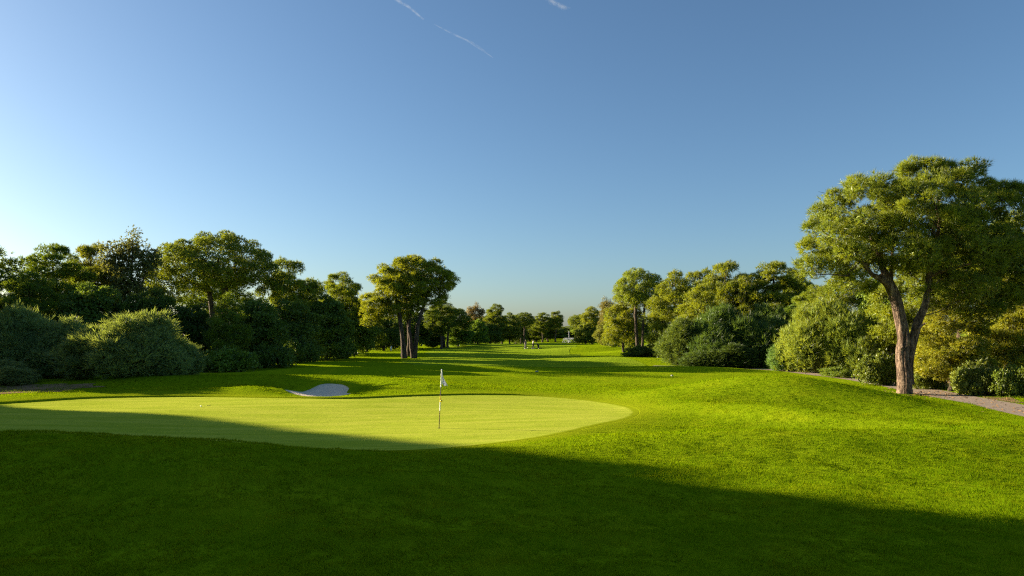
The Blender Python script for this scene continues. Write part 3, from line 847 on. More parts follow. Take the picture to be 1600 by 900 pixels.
# far end of the fairway
FT = 'trees closing the far end of the fairway'  # most tints here darkened: backlit shade put into the crown colour
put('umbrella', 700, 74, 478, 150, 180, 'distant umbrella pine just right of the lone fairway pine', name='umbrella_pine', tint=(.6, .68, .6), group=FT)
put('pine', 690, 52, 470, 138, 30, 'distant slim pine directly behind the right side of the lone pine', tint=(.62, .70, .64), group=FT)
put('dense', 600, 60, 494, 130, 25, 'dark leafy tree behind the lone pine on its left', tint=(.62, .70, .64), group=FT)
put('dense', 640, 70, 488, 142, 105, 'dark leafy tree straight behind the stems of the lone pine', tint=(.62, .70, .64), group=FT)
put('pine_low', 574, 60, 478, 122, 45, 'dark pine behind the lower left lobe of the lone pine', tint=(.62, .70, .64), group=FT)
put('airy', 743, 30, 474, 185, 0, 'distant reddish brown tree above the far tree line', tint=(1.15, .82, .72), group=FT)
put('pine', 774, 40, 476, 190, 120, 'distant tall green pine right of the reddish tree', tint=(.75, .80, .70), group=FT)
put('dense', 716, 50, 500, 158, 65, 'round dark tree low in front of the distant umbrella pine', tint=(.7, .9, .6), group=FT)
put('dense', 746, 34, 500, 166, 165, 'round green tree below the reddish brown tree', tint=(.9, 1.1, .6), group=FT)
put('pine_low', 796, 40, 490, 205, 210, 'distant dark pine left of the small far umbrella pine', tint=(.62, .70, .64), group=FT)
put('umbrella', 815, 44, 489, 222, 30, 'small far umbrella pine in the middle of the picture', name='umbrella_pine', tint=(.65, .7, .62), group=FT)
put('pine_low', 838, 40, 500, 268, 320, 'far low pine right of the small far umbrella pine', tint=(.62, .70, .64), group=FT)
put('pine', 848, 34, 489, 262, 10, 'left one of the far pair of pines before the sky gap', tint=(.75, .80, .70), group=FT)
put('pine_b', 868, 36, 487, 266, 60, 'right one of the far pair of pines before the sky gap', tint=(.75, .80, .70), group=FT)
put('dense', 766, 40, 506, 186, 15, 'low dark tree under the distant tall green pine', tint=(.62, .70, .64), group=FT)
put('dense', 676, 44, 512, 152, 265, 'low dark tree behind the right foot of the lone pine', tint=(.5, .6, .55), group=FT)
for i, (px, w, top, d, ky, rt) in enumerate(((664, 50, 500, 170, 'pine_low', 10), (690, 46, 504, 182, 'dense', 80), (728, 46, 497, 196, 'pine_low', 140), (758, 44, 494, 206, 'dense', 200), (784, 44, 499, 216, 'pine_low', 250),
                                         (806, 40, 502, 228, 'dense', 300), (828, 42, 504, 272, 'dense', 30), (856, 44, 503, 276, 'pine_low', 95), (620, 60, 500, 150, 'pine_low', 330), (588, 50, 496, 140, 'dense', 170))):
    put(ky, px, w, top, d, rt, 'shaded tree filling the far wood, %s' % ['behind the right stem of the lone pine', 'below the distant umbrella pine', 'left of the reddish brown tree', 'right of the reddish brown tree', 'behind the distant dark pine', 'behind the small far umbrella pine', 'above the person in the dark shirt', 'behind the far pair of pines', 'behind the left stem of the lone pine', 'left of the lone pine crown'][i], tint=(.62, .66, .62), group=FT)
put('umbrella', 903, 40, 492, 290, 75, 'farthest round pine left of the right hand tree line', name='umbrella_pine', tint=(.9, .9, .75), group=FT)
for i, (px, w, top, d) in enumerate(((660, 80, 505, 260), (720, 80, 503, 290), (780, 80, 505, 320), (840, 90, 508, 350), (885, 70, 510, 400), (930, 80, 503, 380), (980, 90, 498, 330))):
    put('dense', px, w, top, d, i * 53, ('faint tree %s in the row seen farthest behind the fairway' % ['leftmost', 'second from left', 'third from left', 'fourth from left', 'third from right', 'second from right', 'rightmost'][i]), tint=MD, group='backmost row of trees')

# right hand side, far to near
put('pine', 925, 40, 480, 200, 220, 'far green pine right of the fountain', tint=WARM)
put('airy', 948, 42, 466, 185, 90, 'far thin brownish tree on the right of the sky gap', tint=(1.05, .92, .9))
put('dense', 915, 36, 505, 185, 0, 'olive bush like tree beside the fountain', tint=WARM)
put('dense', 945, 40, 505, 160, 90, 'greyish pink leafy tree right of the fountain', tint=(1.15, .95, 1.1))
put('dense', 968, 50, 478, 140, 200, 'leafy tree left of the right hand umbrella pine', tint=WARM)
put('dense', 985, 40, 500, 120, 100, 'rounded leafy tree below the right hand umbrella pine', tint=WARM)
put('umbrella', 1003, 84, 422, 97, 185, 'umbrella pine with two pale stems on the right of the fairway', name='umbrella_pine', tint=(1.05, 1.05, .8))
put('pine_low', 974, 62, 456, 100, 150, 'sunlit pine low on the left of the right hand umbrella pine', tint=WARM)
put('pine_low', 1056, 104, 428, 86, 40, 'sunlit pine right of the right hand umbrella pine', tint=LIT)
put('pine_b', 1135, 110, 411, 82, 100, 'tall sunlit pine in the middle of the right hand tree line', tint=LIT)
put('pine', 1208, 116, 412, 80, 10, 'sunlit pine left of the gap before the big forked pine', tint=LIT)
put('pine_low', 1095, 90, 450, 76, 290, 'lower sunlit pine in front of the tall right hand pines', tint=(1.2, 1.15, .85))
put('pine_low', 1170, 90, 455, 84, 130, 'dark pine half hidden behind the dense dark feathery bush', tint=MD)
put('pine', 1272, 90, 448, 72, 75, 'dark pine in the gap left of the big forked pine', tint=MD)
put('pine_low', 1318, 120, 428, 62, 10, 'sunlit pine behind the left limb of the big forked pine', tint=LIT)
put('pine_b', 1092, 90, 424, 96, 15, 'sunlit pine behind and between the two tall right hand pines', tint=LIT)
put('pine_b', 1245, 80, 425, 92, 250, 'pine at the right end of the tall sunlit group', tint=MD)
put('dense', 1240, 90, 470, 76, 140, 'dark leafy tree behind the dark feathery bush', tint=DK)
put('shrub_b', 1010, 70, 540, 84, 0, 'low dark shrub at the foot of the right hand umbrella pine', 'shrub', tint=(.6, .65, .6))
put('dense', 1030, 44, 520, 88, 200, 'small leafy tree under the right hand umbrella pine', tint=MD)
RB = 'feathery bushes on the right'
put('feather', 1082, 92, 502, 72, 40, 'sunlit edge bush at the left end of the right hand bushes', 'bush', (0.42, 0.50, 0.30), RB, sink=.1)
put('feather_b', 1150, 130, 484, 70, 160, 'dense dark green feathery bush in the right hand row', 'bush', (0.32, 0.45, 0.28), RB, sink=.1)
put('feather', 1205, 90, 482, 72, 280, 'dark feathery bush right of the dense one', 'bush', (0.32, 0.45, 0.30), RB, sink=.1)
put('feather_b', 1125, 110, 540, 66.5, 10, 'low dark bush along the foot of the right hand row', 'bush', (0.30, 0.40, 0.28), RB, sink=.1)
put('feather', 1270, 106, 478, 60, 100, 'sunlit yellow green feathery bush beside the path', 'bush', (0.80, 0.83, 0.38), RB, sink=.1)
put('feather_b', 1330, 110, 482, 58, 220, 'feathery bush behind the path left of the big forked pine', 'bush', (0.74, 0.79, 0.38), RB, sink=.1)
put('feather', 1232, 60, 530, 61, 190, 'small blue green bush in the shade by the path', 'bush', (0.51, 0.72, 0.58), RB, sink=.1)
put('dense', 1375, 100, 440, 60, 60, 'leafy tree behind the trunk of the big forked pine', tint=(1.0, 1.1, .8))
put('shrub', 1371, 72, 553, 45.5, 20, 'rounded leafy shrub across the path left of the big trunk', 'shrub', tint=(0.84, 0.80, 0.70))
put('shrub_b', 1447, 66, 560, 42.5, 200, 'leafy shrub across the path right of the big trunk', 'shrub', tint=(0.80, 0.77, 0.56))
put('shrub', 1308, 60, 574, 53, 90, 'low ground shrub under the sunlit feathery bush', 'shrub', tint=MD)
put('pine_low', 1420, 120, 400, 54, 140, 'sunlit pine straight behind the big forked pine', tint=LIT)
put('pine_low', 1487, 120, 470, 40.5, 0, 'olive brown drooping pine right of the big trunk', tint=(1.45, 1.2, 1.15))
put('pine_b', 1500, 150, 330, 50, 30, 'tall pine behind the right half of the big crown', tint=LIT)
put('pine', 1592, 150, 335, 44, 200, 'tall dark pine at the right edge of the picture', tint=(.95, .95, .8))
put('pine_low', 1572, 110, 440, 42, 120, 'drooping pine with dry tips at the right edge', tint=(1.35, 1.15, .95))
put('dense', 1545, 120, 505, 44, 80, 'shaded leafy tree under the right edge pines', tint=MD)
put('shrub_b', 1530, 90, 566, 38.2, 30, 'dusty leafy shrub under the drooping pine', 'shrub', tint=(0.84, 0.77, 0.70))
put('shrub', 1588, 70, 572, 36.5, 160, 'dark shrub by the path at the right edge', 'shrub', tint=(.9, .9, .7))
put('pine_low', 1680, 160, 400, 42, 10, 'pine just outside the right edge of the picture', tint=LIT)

# tall leafy wall added out of view, top traced from the foreground shadow edge
def ground_hit(px, py):
    d = np.linspace(6, 70, 4000); z = H(X(px, d), d)
    q = YH - FPX * (z - HC) / d
    i = int(np.argmax(q <= py)); return (X(px, d[i]), d[i], z[i])
t_ = 1.0 / math.tan(rad(SUN_EL))
sx_, sy_ = SUNV.x / math.cos(rad(SUN_EL)), SUNV.y / math.cos(rad(SUN_EL))
EDGE = [ground_hit(*q) for q in ((0, 648), (120, 651), (240, 657), (350, 665), (450, 678), (560, 690), (660, 697), (780, 708), (900, 722), (1000, 742), (1100, 765), (1200, 780), (1300, 797), (1400, 812), (1500, 824), (1600, 834))]
e0 = EDGE[0]; EDGE = [(e0[0] - 8, e0[1] + .6, 0.0)] + EDGE + [(EDGE[-1][0] + 4, EDGE[-1][1] - 2.5, .4), (EDGE[-1][0] + 8, EDGE[-1][1] - 8, .4), (EDGE[-1][0] + 10, EDGE[-1][1] - 16, .4), (EDGE[-1][0] + 10, EDGE[-1][1] - 26, .4)]
EP = smooth_path(EDGE, 110)
def build_shade_hedge():
    r = np.random.default_rng(91)
    HT = 15.0
    base = np.array([(x + sx_ * (HT - z) * t_, y + sy_ * (HT - z) * t_) for x, y, z in EP])
    tg = np.gradient(base, axis=0); tg /= np.linalg.norm(tg, axis=1)[:, None]
    nr = np.stack([tg[:, 1], -tg[:, 0]], -1)
    prof = [(-1.6, -.2), (-1.9, 3.0), (-1.8, 7.0), (-1.6, 11.0), (-.9, 14.0), (0, 14.8), (.9, 14.0), (1.6, 11.0), (1.8, 7.0), (1.9, 3.0), (1.6, -.2)]
    rows = []
    for o, z in prof:
        P = base + nr * o
        rows.append(np.column_stack([P, np.full(len(P), z) + (vnoise(np.arange(len(P)) * .7, np.full(len(P), o * 3), 6) - .5) * .25]))
    V = np.stack(rows, 1)
    inner = fast_mesh('stems', V.reshape(-1, 3), grid_faces(V.shape[0], V.shape[1]), M['bark_dark'])  # solid core added to stop the sun, no separate stems
    c = V.reshape(-1, 3) + r.normal(size=(V.shape[0] * V.shape[1], 3)) * .15
    Vf, Ff, Sf = foliage(c, np.full(len(c), .45), 26, 3, .30, .15, r, .7, .2, .9, 'leaf', 4, .42, 0, .2)
    root = empty('shade_hedge', (base[45][0], base[45][1], 0)); tag(root, 'unseen leafy wall added outside the left edge to shade the foreground', 'shade_hedge')
    for nm, me in (('stems', inner), ('foliage', fast_mesh('foliage', Vf, Ff, M['leaf'], shade=Sf))):
        o = link(nm, me, root); o.location = (-base[45][0], -base[45][1], 0)
build_shade_hedge()

# ------------------------------------------------------------------ grass blades near the camera
def blades(n, d0, d1, seed):
    r = np.random.default_rng(seed)
    d = d0 * (d1 / d0) ** r.random(n)
    x = (r.random(n) * 2 - 1) * (.92 * d + 1.0)
    sg = sdist(x, d, GREEN[::2]); keep = sg > .3
    pd = np.full(n, 1e9)
    for q in PATH[::2]: pd = np.minimum(pd, (x - q[0]) ** 2 + (d - q[1]) ** 2)
    keep &= pd > (1.15 + .2 * vnoise(x * 2.5, d * 2.5, 33)) ** 2
    bs = sdist(x, d, BUNKER[::3]) > .15
    keep &= bs
    x, d, sg = x[keep], d[keep], sg[keep]; m = len(x)
    ripple = lambda u, v: .20 * fbm(u * .95 + v * .35, v * 1.25, 81, 3) * sstep(.5, 3.0, sg)
    z = H(x, d) + np.clip(ripple(x, d) + .012, 0, 1)
    tuft = fbm(x * 6.5, d * 4.5, 51, 3); wave = fbm(x * 1.8 + d * .6, d * 2.2, 61, 3)
    hgt = .048 * (1 + 2.4 * tuft + .8 * wave) * (.6 + .8 * r.random(m)) * (1 + d * .006)
    hgt = np.clip(hgt, .012, .12) * (.35 + .65 * sstep(.3, 2.4, sg))
    la = fbm(x * .8, d * .8, 71, 2) * 9 + r.normal(size=m) * .9
    ll = .45 + .5 * r.random(m)
    dirv = np.stack([np.cos(la) * ll, np.sin(la) * ll, np.ones(m)], -1)
    dirv /= np.linalg.norm(dirv, axis=1)[:, None]
    wd = (.0045 + .00052 * d) * (.6 + .8 * r.random(m))
    a2 = r.random(m) * 6.283
    side = np.stack([np.cos(a2), np.sin(a2), np.zeros(m)], -1) * wd[:, None] * .5
    b = np.stack([x, d, z - .004], -1)
    V = np.stack([b - side, b + side, b + dirv * hgt[:, None]], 1).reshape(-1, 3)
    e = .25
    HR = lambda u, v: H(u, v) + ripple(u, v)
    gn = np.stack([(HR(x - e, d) - HR(x + e, d)) / (2 * e), (HR(x, d - e) - HR(x, d + e)) / (2 * e), np.ones(m)], -1)
    gn /= np.linalg.norm(gn, axis=1)[:, None]
    return V, np.arange(m * 3).reshape(-1, 3), np.repeat(gn, 3, 0)
V, F, SH = blades(900000, 6.2, 46.0, 3)
tag(link('grass', fast_mesh('grass', V, F, M['blade'], shade=SH)), 'short green grass blades of the rough in the foreground', kind='stuff')

# dry leaves and needles fallen under the big pine and along the path
def litter():
    r = np.random.default_rng(17)
    a = r.random(700) * 6.283; q = .45 + np.abs(r.normal(size=700)) * 1.6
    x = X(1413, HD) + np.cos(a) * q * 1.3; y = HD + np.sin(a) * q
    i = r.integers(0, 110, 250) + 30
    x = np.concatenate([x, PATH[i, 0] + r.normal(size=250) * 1.1]); y = np.concatenate([y, PATH[i, 1] + r.normal(size=250) * .5])
    m = len(x); z = H(x, y) + .035
    a = r.random(m) * 6.283; L = .04 + .06 * r.random(m)
    u = np.stack([np.cos(a), np.sin(a), r.normal(size=m) * .4], -1) * L[:, None]; v = np.stack([-np.sin(a), np.cos(a), r.normal(size=m) * .4], -1) * L[:, None] * .4
    p = np.stack([x, y, z], -1)
    V = np.stack([p - u, p + v, p + u, p - v], 1).reshape(-1, 3)
    q = np.arange(m)[:, None] * 4
    tag(link('fallen_leaves', fast_mesh('fallen_leaves', V, np.concatenate([q + [[0, 1, 2]], q + [[0, 2, 3]]]), plain('dry_leaf', (.20, .12, .05), .8))), 'dry fallen leaves around the big pine and along the path', kind='stuff')
litter()

# ------------------------------------------------------------------ flagstick, hole, small things on the turf
M['white'] = plain('white_paint', (.80, .80, .80), .4, 0, .5)
M['black'] = plain('black_paint', (.025, .025, .022), .4, 0, .5)
M['dark_gold'] = plain('dark_gold_paint', (.11, .08, .015), .4, 0, .5)
M['marker'] = plain('weathered_white', (.30, .30, .27), .7)
M['yellow'] = plain('yellow_paint', (.75, .52, .01), .45, 0, .5)
FD = 24.95
fx = X(686, FD); fz = float(H(fx, FD)) + .014
root = empty('flagstick', (fx, FD, fz))
tag(root, 'striped flagstick with a limp white flag on the putting green', 'flagstick')
k = FPX / FD
def seg(name, y0, y1, r, mat):
    z0, z1 = (668 - y1) / k, (668 - y0) / k
    MB().tube([(0.045 * z0, 0, z0), (0.045 * z1, 0, z1)], r, 10).obj(name, mat, root, True)
seg('pole_section', 640.5, 670, .016, M['dark_gold'])
seg('pole_section', 627, 640.5, .0175, M['white'])
seg('pole_section', 604, 617, .0175, M['black'])
seg('pole_section', 577, 604, .0185, M['white'])
seg('band', 617, 627, .021, M['yellow'])
MB().ball((.045 * 1.0 + .035, -.01, 1.0), .045, 10, 8).obj('marker_ball', M['yellow'], root, True)
MB().ball((.045 * 2.13, 0, 2.14), .026, 10, 8).obj('cap', M['white'], root, True)
# limp flag: hangs from the pole in folds
tf = NT('flag_cloth'); nf = tf.noise(tf.coords(), 9, 3)
dfl = tf.n('ShaderNodeBsdfDiffuse'); tf.l(tf.ramp(nf, [(.3, (.66, .66, .74)), (.7, (.78, .78, .84))]), dfl.inputs['Color'])
trl = tf.n('ShaderNodeBsdfTranslucent'); trl.inputs['Color'].default_value = (.7, .7, .78, 1)
mxf = tf.n('ShaderNodeMixShader'); mxf.inputs[0].default_value = .3
tf.l(dfl.outputs[0], mxf.inputs[1]); tf.l(trl.outputs[0], mxf.inputs[2]); M['flag'] = tf.surface(mxf.outputs[0])
nu, nv = 22, 14
V = []
for sgn in (1, -1):
    for i in range(nu):
        u = i / (nu - 1)
        for j in range(nv):
            v = j / (nv - 1)
            # v down the hoist, u outwards; the free edge sags
            x = .02 + .205 * u * (.25 + .75 * v ** .8) * (1 - .1 * math.sin(v * 6))
            z = 2.12 - .44 * v - .30 * u * (1.0 - .35 * v) - .05 * math.sin(u * 5) * v
            y = .045 * math.sin(u * 8 + v * 2.5) * (.3 + u) * (.5 + .5 * v) + sgn * .0015
            V.append((x + .045 * 2.0, y, z))
Fq = grid_faces(nu, nv); Fq = np.concatenate([Fq, Fq[:, ::-1] + nu * nv])
link('flag', fast_mesh('flag', V, Fq, M['flag'], True), root)
# cup
mb = MB(); a = np.linspace(0, 2 * math.pi, 25)[:-1]
ring = lambda r, z: np.column_stack([np.cos(a) * r, np.sin(a) * r, np.full(24, z)])
mb.add(np.concatenate([ring(.062, .002), ring(.054, .006), ring(.05, -.012), ring(.001, -.0125)]), grid_faces(4, 24, True))
hole = mb.obj('hole_cup', M['black'], None, True); hole.location = (fx, FD, fz + .004)
tag(hole, 'dark hole cup at the foot of the flagstick', 'hole cup')

def ball_at(px, py, label):
    x, d = G(px, py, 0.0)
    z = float(H(x, d))
    o = MB().ball((0, 0, 0), .0335, 12, 8).obj('golf_ball', M['white'], None, True)
    o.location = (x, d, z + .014 + .032); tag(o, label, 'golf ball')
ball_at(314, 636.5, 'white golf ball lying on the left part of the green')

def leaf_at(px, py, rot):
    x, d = G(px, py, 0.); z = float(H(x, d)) + .016
    t = np.linspace(0, 2 * math.pi, 13)[:-1]
    V = np.column_stack([np.cos(t) * .09, np.sin(t) * .05, .012 + .02 * np.cos(2 * t)])
    V = np.concatenate([V, V - [0, 0, .006], [[0, 0, .0], [0, 0, -.006]]])
    F = [(i, (i + 1) % 12, 24) for i in range(12)] + [(12 + (i + 1) % 12, 12 + i, 25) for i in range(12)] + [(i, 12 + i, 12 + (i + 1) % 12) for i in range(12)] + [(i, 12 + (i + 1) % 12, (i + 1) % 12) for i in range(12)]
    o = link('fallen_leaf', fast_mesh('fallen_leaf', V, F, M['dark_gold'])); o.location = (x, d, z); o.rotation_euler[2] = rot
    tag(o, 'dry brown leaf near the golf ball on the green', 'leaf')
leaf_at(326, 634.5, .4)

# white marker plates set in the turf
def marker(px, py, w, label):
    x, d = G(px, py, .1)
    z = float(H(x, d))
    ro = empty('fairway_marker', (x, d, z)); tag(ro, label, 'marker', 'white fairway markers')
    mb = MB(); t = np.linspace(0, 2 * math.pi, 21)[:-1]
    P = np.column_stack([np.cos(t) * w / 2, np.sin(t) * w / 2])
    V = np.concatenate([np.column_stack([P, np.full(20, .0)]), np.column_stack([P, np.full(20, .06)]), np.column_stack([P * .8, np.full(20, .085)]), [[0, 0, .09]]])
    mb.add(V[:60], grid_faces(3, 20, True)); mb.add(V[40:], [(i, (i + 1) % 20, 20) for i in range(20)])
    mb.obj('disc', M['marker'], ro, True)
    MB().tube([(0, 0, .085), (0, 0, .12)], [.03, .025], 8).obj('peg', M['black'], ro, True)
marker(839, 584.5, .26, 'white marker disc on the fairway right of the flag')
marker(1050, 587.5, .20, 'white marker disc on the fairway left of the path')
# white post by the trees
x, d = X(611, 128), 128.0
ro = empty('marker_post', (x, d, float(H(x, d)) - .02)); tag(ro, 'short pale marker post at the tree line left of the lone pine', 'post')
mb = MB(); mb.box((0, 0, .45), (.26, .26, .9)); mb.obj('post', M['white'], ro)
MB().box((0, 0, .94), (.34, .34, .08)).obj('cap', M['dark_gold'], ro)

# ------------------------------------------------------------------ golfers with trolleys
M['skin'] = plain('skin', (.42, .25, .17), .6)
M['hair'] = plain('hair', (.03, .022, .018), .7)
M['shirt_white'] = plain('white_shirt', (.78, .78, .80), .8)
M['shirt_black'] = plain('black_shirt', (.022, .024, .028), .8)
M['trousers_grey'] = plain('grey_trousers', (.10, .10, .10), .85)
M['trousers_black'] = plain('black_trousers', (.03, .03, .036), .85)
M['shoe'] = plain('white_shoes', (.62, .62, .62), .6)
M['bag'] = plain('black_bag', (.018, .018, .02), .6)
M['metal'] = plain('grey_metal', (.35, .35, .36), .35, .8)
M['tyre'] = plain('dark_rubber', (.02, .02, .02), .85)

def skinned(name, verts, edges, radii, mat, parent, root=0, sub=1):
    me = bpy.data.meshes.new(name); me.from_pydata([tuple(v) for v in verts], edges, []); me.update()
    me.materials.append(mat)
    o = link(name, me, parent)
    md = o.modifiers.new('skin', 'SKIN'); md.use_smooth_shade = True
    if not me.skin_vertices: return o
    for i, rr in enumerate(radii):
        rr = rr if isinstance(rr, (tuple, list)) else (rr, rr)
        me.skin_vertices[0].data[i].radius = rr
        me.skin_vertices[0].data[i].use_root = (i == root)
    s = o.modifiers.new('subdivision', 'SUBSURF'); s.levels = sub; s.render_levels = sub
    return o

def golfer(px, d, rz, label, shirt, trousers, hands, stride=.16):
    x = X(px, d)
    ro = empty('person', (x, d, float(H(x, d)) + .02), rz); tag(ro, label, 'person', 'golfers on the fairway')
    # the figure faces -Y in its own axes
    V = {}; E = []; R = {}
    def j(n, p, r, up=None):
        V[n] = p; R[n] = r
        if up: E.append((up, n))
    j('pelvis', (0, 0, .95), (.15, .11))
    j('waist', (0, .0, 1.10), (.135, .10), 'pelvis'); j('chest', (0, -.01, 1.32), (.16, .11), 'waist'); j('neck', (0, -.02, 1.48), .055, 'chest')
    j('chin', (0, -.04, 1.56), .062, 'neck'); j('face', (0, -.04, 1.65), (.080, .095), 'chin'); j('crown', (0, -.03, 1.74), .06, 'face')
    for s, tag_ in ((1, 'l'), (-1, 'r')):
        hx, hy, hz = hands[0 if s > 0 else 1]
        j('sh' + tag_, (s * .19, 0, 1.42), .062, 'chest')
        el = ((s * .24 + hx) / 2 + s * .03, hy * .35 + .08, (1.42 + hz) / 2 - .06)
        j('el' + tag_, el, .045, 'sh' + tag_); j('wr' + tag_, (hx, hy, hz), .030, 'el' + tag_)
        dx, dy, dz = np.array((hx, hy, hz)) - np.array(el); ln = math.sqrt(dx * dx + dy * dy + dz * dz); f = np.array((dx, dy, dz)) / ln
        pm = np.array((hx, hy, hz)) + f * .07
        j('pm' + tag_, tuple(pm), (.042, .022), 'wr' + tag_)
        for q, (o, l_) in enumerate(((-.03, .07), (-.01, .085), (.012, .08), (.032, .06))):
            b = pm + np.array((o, 0, -.01)) + f * .03; t = b + f * l_ * .7 + np.array((0, .02, -.03))
            j('f%d%s' % (q, tag_), tuple(b + f * .02), .010, 'pm' + tag_); j('t%d%s' % (q, tag_), tuple(t), .008, 'f%d%s' % (q, tag_))
        th = np.array((hx, hy, hz)) + f * .03 + np.array((-s * .045, -.02, 0))
        j('th' + tag_, tuple(th), .011, 'wr' + tag_); j('tt' + tag_, tuple(th + f * .04), .009, 'th' + tag_)
        st = stride * s
        j('hip' + tag_, (s * .10, 0, .90), .095, 'pelvis'); j('kn' + tag_, (s * .11, -st * .6 - .03, .50), .062, 'hip' + tag_)
        j('an' + tag_, (s * .11, -st, .09), .042, 'kn' + tag_); j('toe' + tag_, (s * .13, -st - .17, .035), .032, 'an' + tag_)
    names = list(V); ix = {n: i for i, n in enumerate(names)}
    body = skinned('body', [V[n] for n in names], [(ix[a], ix[b]) for a, b in E], [R[n] for n in names], M['skin'], ro)
    def sub(name, sel, grow, mat, shorten=None, root=None):
        nm = [n for n in names if n in sel]; i2 = {n: i for i, n in enumerate(nm)}
        vv = []; rr = []
        for n in nm:
            p = np.array(V[n], float)
            if shorten and n in shorten: up, f = shorten[n]; p = np.array(V[up]) + (p - np.array(V[up])) * f
            q = R[n] if isinstance(R[n], tuple) else (R[n], R[n])
            vv.append(tuple(p)); rr.append((q[0] + grow, q[1] + grow))
        skinned(name, vv, [(i2[a], i2[b]) for a, b in E if a in i2 and b in i2], rr, mat, body, i2[root] if root else 0)
    sub('shirt', ['waist', 'pelvis', 'chest', 'shl', 'shr', 'ell', 'elr'], .022, shirt, {'ell': ('shl', .8), 'elr': ('shr', .8)}, 'chest')
    sub('trousers', ['pelvis', 'hipl', 'hipr', 'knl', 'knr', 'anl', 'anr'], .020, trousers, None, 'pelvis')
    for s, tg in ((1, 'l'), (-1, 'r')):
        a_ = V['an' + tg]
        MB().ball((a_[0] + s * .01, a_[1] - .07, .055), 1, 10, 6, (.062, .155, .058)).obj('shoe', M['shoe'], body, True)
    MB().ball((0, -.015, 1.70), 1, 12, 8, (.098, .115, .095)).obj('hair', M['hair'], body, True)
    MB().ball((0, -.145, 1.645), .018, 6, 5).obj('nose', M['skin'], body, True)
    for s in (-1, 1):
        MB().ball((s * .035, -.130, 1.675), .012, 6, 5).obj('eye', M['black'], body, True)
        MB().ball((s * .088, -.03, 1.66), 1, 6, 5, (.014, .03, .036)).obj('ear', M['skin'], body, True)
    MB().ball((0, -.132, 1.605), 1, 6, 4, (.028, .008, .008)).obj('mouth', plain('lips', (.30, .12, .10)), body, True)
    return ro

def trolley(px, d, rz, label):
    x = X(px, d)
    ro = empty('golf_trolley', (x, d, float(H(x, d)) + .022), rz); tag(ro, label, 'golf trolley', 'golf trolleys on the fairway')
    # bag leans back towards +Y, where the handle is
    b0 = np.array((0, -.10, .20)); ax = np.array((0, .38, .92)); ax = ax / np.linalg.norm(ax)
    t = [0, .03, .25, .55, .80, .86, .88]
    MB().tube([b0 + ax * q for q in t], [.11, .135, .14, .15, .16, .16, .13], 12).obj('bag', M['bag'], ro, True)
    MB().box(b0 + ax * .42 + np.array((0, -.17, 0)), (.20, .10, .34)).obj('pocket', M['bag'], ro)
    for q, (ox, oy) in enumerate(((-.07, .02), (.0, .06), (.06, .0), (-.02, -.05), (.07, .06))):
        e = b0 + ax * (1.05 + .05 * (q % 3)) + np.array((ox * 1.2, oy, 0))
        cl = MB().tube([b0 + ax * .8 + np.array((ox, oy, 0)), e], .008, 5).obj('club', M['metal'], ro)
        MB().ball(e + np.array((.03, 0, .01)), 1, 8, 5, (.055, .035, .035)).obj('club_head', M['bag'] if q % 2 else M['metal'], cl, True)
    MB().tube([(0, -.22, .14), (0, .0, .45), (0, .30, .85), (0, .50, 1.02)], .018, 6).obj('frame', M['metal'], ro, True)
    MB().tube([(-.16, .52, 1.03), (.16, .52, 1.03)], .018, 6).obj('handle', M['black'], ro, True)
    MB().tube([(-.30, .02, .15), (.30, .02, .15)], .014, 6).obj('axle', M['metal'], ro, True)
    for wx, wy, wr in ((-.31, .02, .15), (.31, .02, .15), (0, -.42, .12)):
        a = np.linspace(0, 2 * math.pi, 19)
        w = MB().tube(np.column_stack([np.full(19, wx), wy + np.cos(a) * (wr - .022), wr + np.sin(a) * (wr - .022)]), .022, 6, cap=False).obj('wheel', M['tyre'], ro, True)
        mb = MB()
        for s_ in range(5):
            t_2 = s_ * 2 * math.pi / 5
            mb.tube([(wx, wy, wr), (wx, wy + math.cos(t_2) * (wr - .03), wr + math.sin(t_2) * (wr - .03))], .010, 4)
        mb.obj('rim', M['metal'], w)
    MB().tube([(0, -.42, .12), (0, -.22, .16)], .014, 6).obj('fork', M['metal'], ro, True)
GD = 128.0
golfer(821, GD, rad(10), 'person in a dark shirt and grey trousers standing on the fairway', M['shirt_black'], M['trousers_grey'], [(.16, -.38, 1.02), (-.16, -.38, 1.02)], .10)
trolley(821.5, GD - 1.0, rad(8), 'golf trolley in front of the person in the dark shirt')
golfer(833, GD, rad(95), 'person in a white shirt pulling a golf trolley on the fairway', M['shirt_white'], M['trousers_black'], [(.12, -.40, 1.02), (-.12, -.36, 1.02)], .20)
trolley(833 + 1.0 * FPX / GD, GD - .05, rad(95), 'golf trolley with a black bag beside the person in white')

# ------------------------------------------------------------------ fountain
tfm = NT('water_drops')
d1 = tfm.n('ShaderNodeBsdfDiffuse'); d1.inputs['Color'].default_value = (.60, .62, .64, 1)
d2 = tfm.n('ShaderNodeBsdfTranslucent'); d2.inputs['Color'].default_value = (.60, .62, .64, 1)
mx = tfm.n('ShaderNodeMixShader'); mx.inputs[0].default_value = .5
tfm.l(d1.outputs[0], mx.inputs[1]); tfm.l(d2.outputs[0], mx.inputs[2]); M['drops'] = tfm.surface(mx.outputs[0])
fo = empty('fountain', (X(889, 238), 238, zw)); tag(fo, 'white spraying fountain in the far pond', 'fountain')
rf = np.random.default_rng(12)
def drops(n, pts, s):
    P = pts(n)
    T = np.array([(1, 1, 1), (1, -1, -1), (-1, 1, -1), (-1, -1, 1)]) * s
    V = (P[:, None, :] + T[None] * (.5 + rf.random((n, 1, 1)))).reshape(-1, 3)
    q = np.arange(n)[:, None] * 4
    return V, np.concatenate([q + [[0, 1, 2]], q + [[0, 3, 1]], q + [[0, 2, 3]], q + [[1, 3, 2]]])
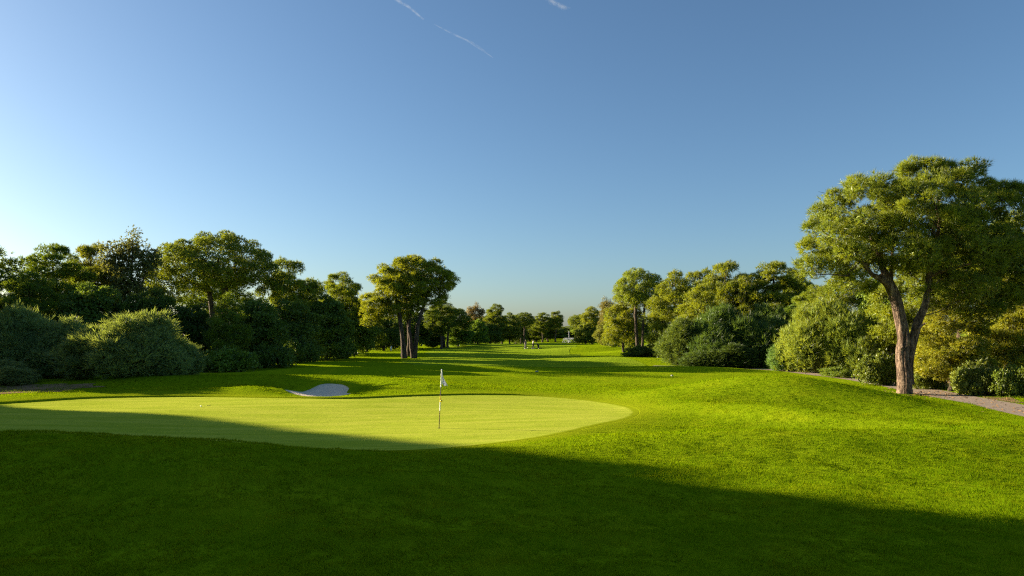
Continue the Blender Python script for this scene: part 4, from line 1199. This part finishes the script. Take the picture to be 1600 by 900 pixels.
def jets(n):
    a = rf.integers(0, 14, n) * 2 * math.pi / 14 + rf.normal(size=n) * .05; t = rf.random(n)
    rr = 2.6 * t; z = 2.4 * 4 * t * (1 - t) * .8 + .1
    P = np.column_stack([np.cos(a) * rr, np.sin(a) * rr, z]); return P + rf.normal(size=(n, 3)) * .07
def column(n):
    t = rf.random(n); return np.column_stack([rf.normal(size=n) * .10, rf.normal(size=n) * .10, t * 4.6])
s1 = link('spray', fast_mesh('spray', *drops(650, jets, .045), M['drops']), fo); s1['kind'] = 'stuff'
s2 = link('jet', fast_mesh('jet', *drops(260, column, .04), M['drops']), fo); s2['kind'] = 'stuff'
MB().tube([(0, 0, -.1), (0, 0, .15), (0, 0, .3)], [.4, .35, .1], 10).obj('nozzle', M['metal'], fo, True)

# ------------------------------------------------------------------ vapour trails high in the sky
def vapour(name, a):
    t = NT(name)
    tr = t.n('ShaderNodeBsdfTransparent'); d = t.n('ShaderNodeBsdfDiffuse'); d.inputs['Color'].default_value = (.9, .9, .9, 1)
    b = t.n('ShaderNodeBsdfTranslucent'); b.inputs['Color'].default_value = (.9, .9, .9, 1)
    ad = t.n('ShaderNodeMixShader'); ad.inputs[0].default_value = .5; t.l(d.outputs[0], ad.inputs[1]); t.l(b.outputs[0], ad.inputs[2])
    n = t.noise(t.coords(), .02, 5, .7)
    m = t.n('ShaderNodeMixShader'); t.l(t.ramp(n, [(.35, (0, 0, 0)), (.75, (a, a, a))]), m.inputs[0])
    t.l(tr.outputs[0], m.inputs[1]); t.l(ad.outputs[0], m.inputs[2])
    return t.surface(m.outputs[0])
M['vapour'] = vapour('vapour', .018)
def sky_pt(px, py, alt):
    d = (alt - HC) * FPX / (YH - py); return np.array((X(px, d), d, alt))
def trail(pts, rpx, seed, label, name='vapour_trail', cat='vapour trail', strands=3):
    r = np.random.default_rng(seed)
    ro = None
    c0 = sky_pt(*pts[0], 2500.)
    ro = empty(name, tuple(c0)); tag(ro, label, cat)
    for s in range(strands):
        P = smooth_path([sky_pt(px + r.normal() * rpx * .5, py + r.normal() * rpx * .3, 2500.) for px, py in pts], 40) - c0
        dd = np.linalg.norm(sky_pt(*pts[0], 2500.))
        rr = rpx * dd / FPX
        R = rr * (.35 + .65 * np.sin(np.linspace(.05, 3.09, 40))) * (.55 + .9 * vnoise(np.arange(40) * .55, np.zeros(40), seed + s)) * (.5 + .5 * r.random())
        MB().tube(P, R, 8).obj('strand', M['vapour'], ro, True)
trail([(600, -14), (622, 1), (640, 12), (662, 30)], 2.6, 3, 'short white vapour trail at the top of the sky', strands=4)
trail([(680, 38), (705, 52), (728, 62), (745, 72), (770, 90)], 2.0, 8, 'thin broken vapour trail high left of centre', strands=3)
trail([(846, -8), (862, 2), (878, 10), (888, 12)], 4.0, 15, 'small white cloud wisp at the top edge of the sky', 'cloud_wisp', 'cloud', 5)
